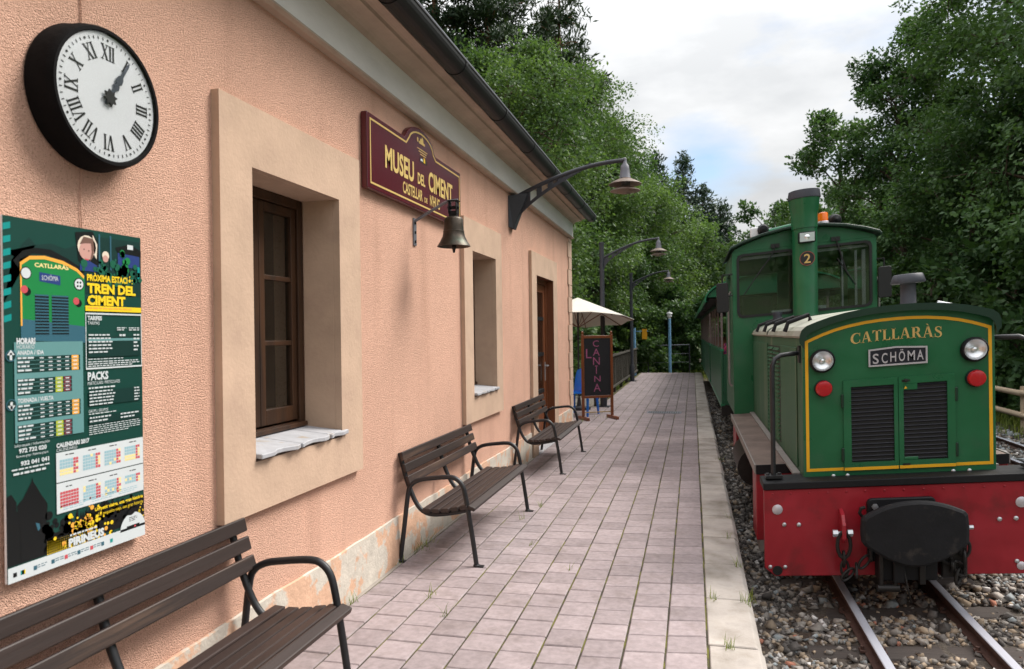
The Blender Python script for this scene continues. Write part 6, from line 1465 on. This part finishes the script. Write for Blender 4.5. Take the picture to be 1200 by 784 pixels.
# right bank
broad_tree('slender light tree with open twigs right of the chimney', 5.2, 28, 10.5, 2.0, LEAF_MID, GR, nl=18, nc=18, per=36, L=.15, lobe=.34)
broad_tree('tall airy tree leaning into the sky gap on the right bank', 6.5, 25.5, 11.2, 2.2, LEAF_DARK, GR, nl=26, nc=26, per=46, L=.12, lobe=.42)
broad_tree('dark green tree with a high crown above the exhaust stack', 8.9, 22, 14.8, 3.1, LEAF_DARK, GR, nl=26, nc=30, per=54, L=.125, lobe=.38)
broad_tree('tall dark tree stepping up between the airy tree and the high crown', 7.9, 26.5, 13.2, 2.5, LEAF_DARK, GR, nl=24, nc=28, per=48, L=.125, lobe=.4)
broad_tree('dark dense tree behind the right mirror of the locomotive', 6.9, 20.5, 8.6, 2.4, LEAF_DARK, GR, nl=20, nc=28, per=54, L=.115, base=.12)
broad_tree('very dark tree filling the top right corner', 8.6, 18, 14.0, 3.2, LEAF_DARK, GR, nl=26, nc=30, per=54, L=.12, lobe=.38)
broad_tree('dark tree at the right edge over the log fence', 8.4, 14.8, 12.5, 3.2, LEAF_DARK, GR, nl=26, nc=30, per=54, L=.112, lobe=.38, base=.15)
GB = 'bushes under the right bank trees'
for x, y, H, r, lb in ((6.7, 17.6, 3.9, 1.7, 'large leaved bush hanging over the log fence'), (7.0, 15.2, 4.4, 1.7, 'dark bush behind the log fence at the right edge'), (6.5, 22.5, 4.4, 1.8, 'bush behind the exhaust stack of the locomotive'), (6.4, 27, 4.6, 2.0, 'bush between the cab and the slender light tree'), (9.2, 11.6, 3.8, 2.0, 'spreading bush on the bank beyond the log fence'), (9.8, 8.2, 3.2, 1.9, 'low bush on the open bank beyond the nearest log rails')):
    broad_tree(lb, x, y, H, r, LEAF_DARK, GB, base=.08, nl=12, nc=22, per=34, L=.17, name='bush', cat='bush', lobe=.48, wid=.36)
GU = 'bushes behind the platform railing'
for x, y, H, r, lm, lb in ((-3.7, 16.9, 3.0, 1.5, LEAF_MID, 'leafy bush behind the blue chair and parasol'), (-3.7, 19.6, 3.0, 1.4, LEAF_MID, 'leafy bush behind the near end of the picket railing'), (-4.0, 22.8, 3.2, 1.3, LEAF_LIME, 'light bush halfway along the picket railing'), (-3.9, 26, 3.3, 1.1, LEAF_MID, 'bush at the far end of the picket railing'), (-2.7, 30.6, 3.1, 1.4, LEAF_LIME, 'light bush beside the amber sign'), (-1.0, 32.6, 3.8, 1.7, LEAF_DARK, 'dark bush behind the pale blue lamp post'), (.7, 33.4, 3.8, 1.6, LEAF_DARK, 'dark bush behind the wire fence beside the train'), (-2.3, 38, 5.5, 2.2, LEAF_DARK, 'taller dark bush closing the end of the path')):
    broad_tree(lb, x, y, H, r, lm, GU, base=.05, nl=12, nc=24, per=36, L=.15, name='bush', cat='bush', lobe=.5, wid=.34)

# wooded hillsides: one far mass
def hill_woods():
    pts = []
    def area(n, x0, x1, y0, y1): pts.append(np.stack([RNG.uniform(x0, x1, n), RNG.uniform(y0, y1, n)], -1))
    area(260, -60, -11, 8, 110); area(290, 10.5, 62, 17, 110); area(170, -26, 30, 72, 150); area(40, -60, -12, -30, 8); area(50, -30, 40, -70, -30)
    B = np.concatenate(pts); n = len(B); H = RNG.uniform(5, 10, n) ; C = []; 
    for (x, y), h in zip(B, H):
        z = float(gz(x, y)); k = 22; r = h * .27
        d = unit(RNG.normal(size=(k, 3))) * (RNG.random((k, 1)) ** .4); C.append(np.array([x, y, z + h * .5]) + d * np.array([r, r, h * .5]))
    C = np.concatenate(C); o = leaves('hillside_woods', C, 9, .95, .75, .34, LEAF_DARK, None, np.array([0, 30, -40.]), up=.9); o['kind'] = 'stuff'
hill_woods()

# grass along the edges, weeds in the paving joints
def blades(name, P, h0, h1, wid, kind='stuff', spread=.5):
    n = len(P); a = RNG.uniform(0, 6.283, n); h = RNG.uniform(h0, h1, n)[:, None]; d = np.stack([np.cos(a), np.sin(a), np.zeros(n)], -1); s = np.stack([-np.sin(a), np.cos(a), np.zeros(n)], -1) * wid
    lean_ = d * h * RNG.uniform(.1, spread + .3, (n, 1)); up = np.array([0, 0, 1.0])
    V = np.stack([P - s, P + s, P + lean_ * .4 + up * h * .6 + s * .7, P + lean_ * .4 + up * h * .6 - s * .7, P + lean_ + up * h, ], 1)
    F3 = []; i5 = np.arange(n) * 5
    q = np.stack([i5, i5 + 1, i5 + 2, i5 + 3], -1); t = np.stack([i5 + 3, i5 + 2, i5 + 4, i5 + 4], -1)
    me = V.reshape(-1, 3); F = np.concatenate([q, np.stack([i5 + 3, i5 + 2, i5 + 4], -1)[:, [0, 1, 2, 2]]])
    # the tip as a narrow quad
    V2 = np.stack([P - s, P + s, P + lean_ * .5 + up * h * .62 + s * .6, P + lean_ * .5 + up * h * .62 - s * .6, P + lean_ + up * h + s * .1, P + lean_ + up * h - s * .1], 1).reshape(-1, 3)
    i6 = np.arange(n) * 6; F = np.concatenate([np.stack([i6, i6 + 1, i6 + 2, i6 + 3], -1), np.stack([i6 + 3, i6 + 2, i6 + 4, i6 + 5], -1)])
    o = fast(name, V2, F, GRASSM, tint=np.repeat(RNG.random(n), 6)); o['kind'] = kind; return o
n = 9000; gx_ = np.concatenate([RNG.uniform(5.0, 7.2, n), RNG.uniform(-3.2, -2.12, 2600), RNG.uniform(-3.5, 3.2, 2500)]); gy_ = np.concatenate([RNG.uniform(5, 26, n), RNG.uniform(15.5, 30, 2600), RNG.uniform(29.3, 36, 2500)])
gzv = np.concatenate([np.full(n, -.36), np.full(2600, -.38), np.full(2500, -.36)]); blades('verge_grass', np.stack([gx_, gy_, gzv], -1), .12, .42, .008)
T_ = []
for x, y, k, sp in ((-1.985, 5.02, 34, .06), (-1.97, 5.20, 26, .05), (-2.0, 4.75, 14, .04), (-1.98, 3.93, 14, .03), (.29, 4.44, 26, .035), (.10, 4.43, 12, .02), (.16, 3.78, 16, .02), (.27, 5.10, 12, .02), (.24, 5.78, 8, .02), (.27, 6.4, 10, .02), (-1.37, 6.5, 10, .02), (-1.2, 5.3, 10, .02), (-.82, 4.8, 8, .015), (-1.56, 4.15, 12, .03), (-1.38, 3.86, 10, .02), (-1.94, 7.6, 16, .05), (-1.7, 13.6, 26, .12), (-1.95, 12.9, 22, .08), (.3, 9.3, 10, .03), (-1.44, 6.05, 8, .02)):
    T_.append(np.stack([x + RNG.normal(size=k) * sp * .6, y + RNG.normal(size=k) * sp, np.full(k, -.006)], -1))
blades('joint_weeds', np.concatenate(T_), .02, .085, .0022, spread=.9)
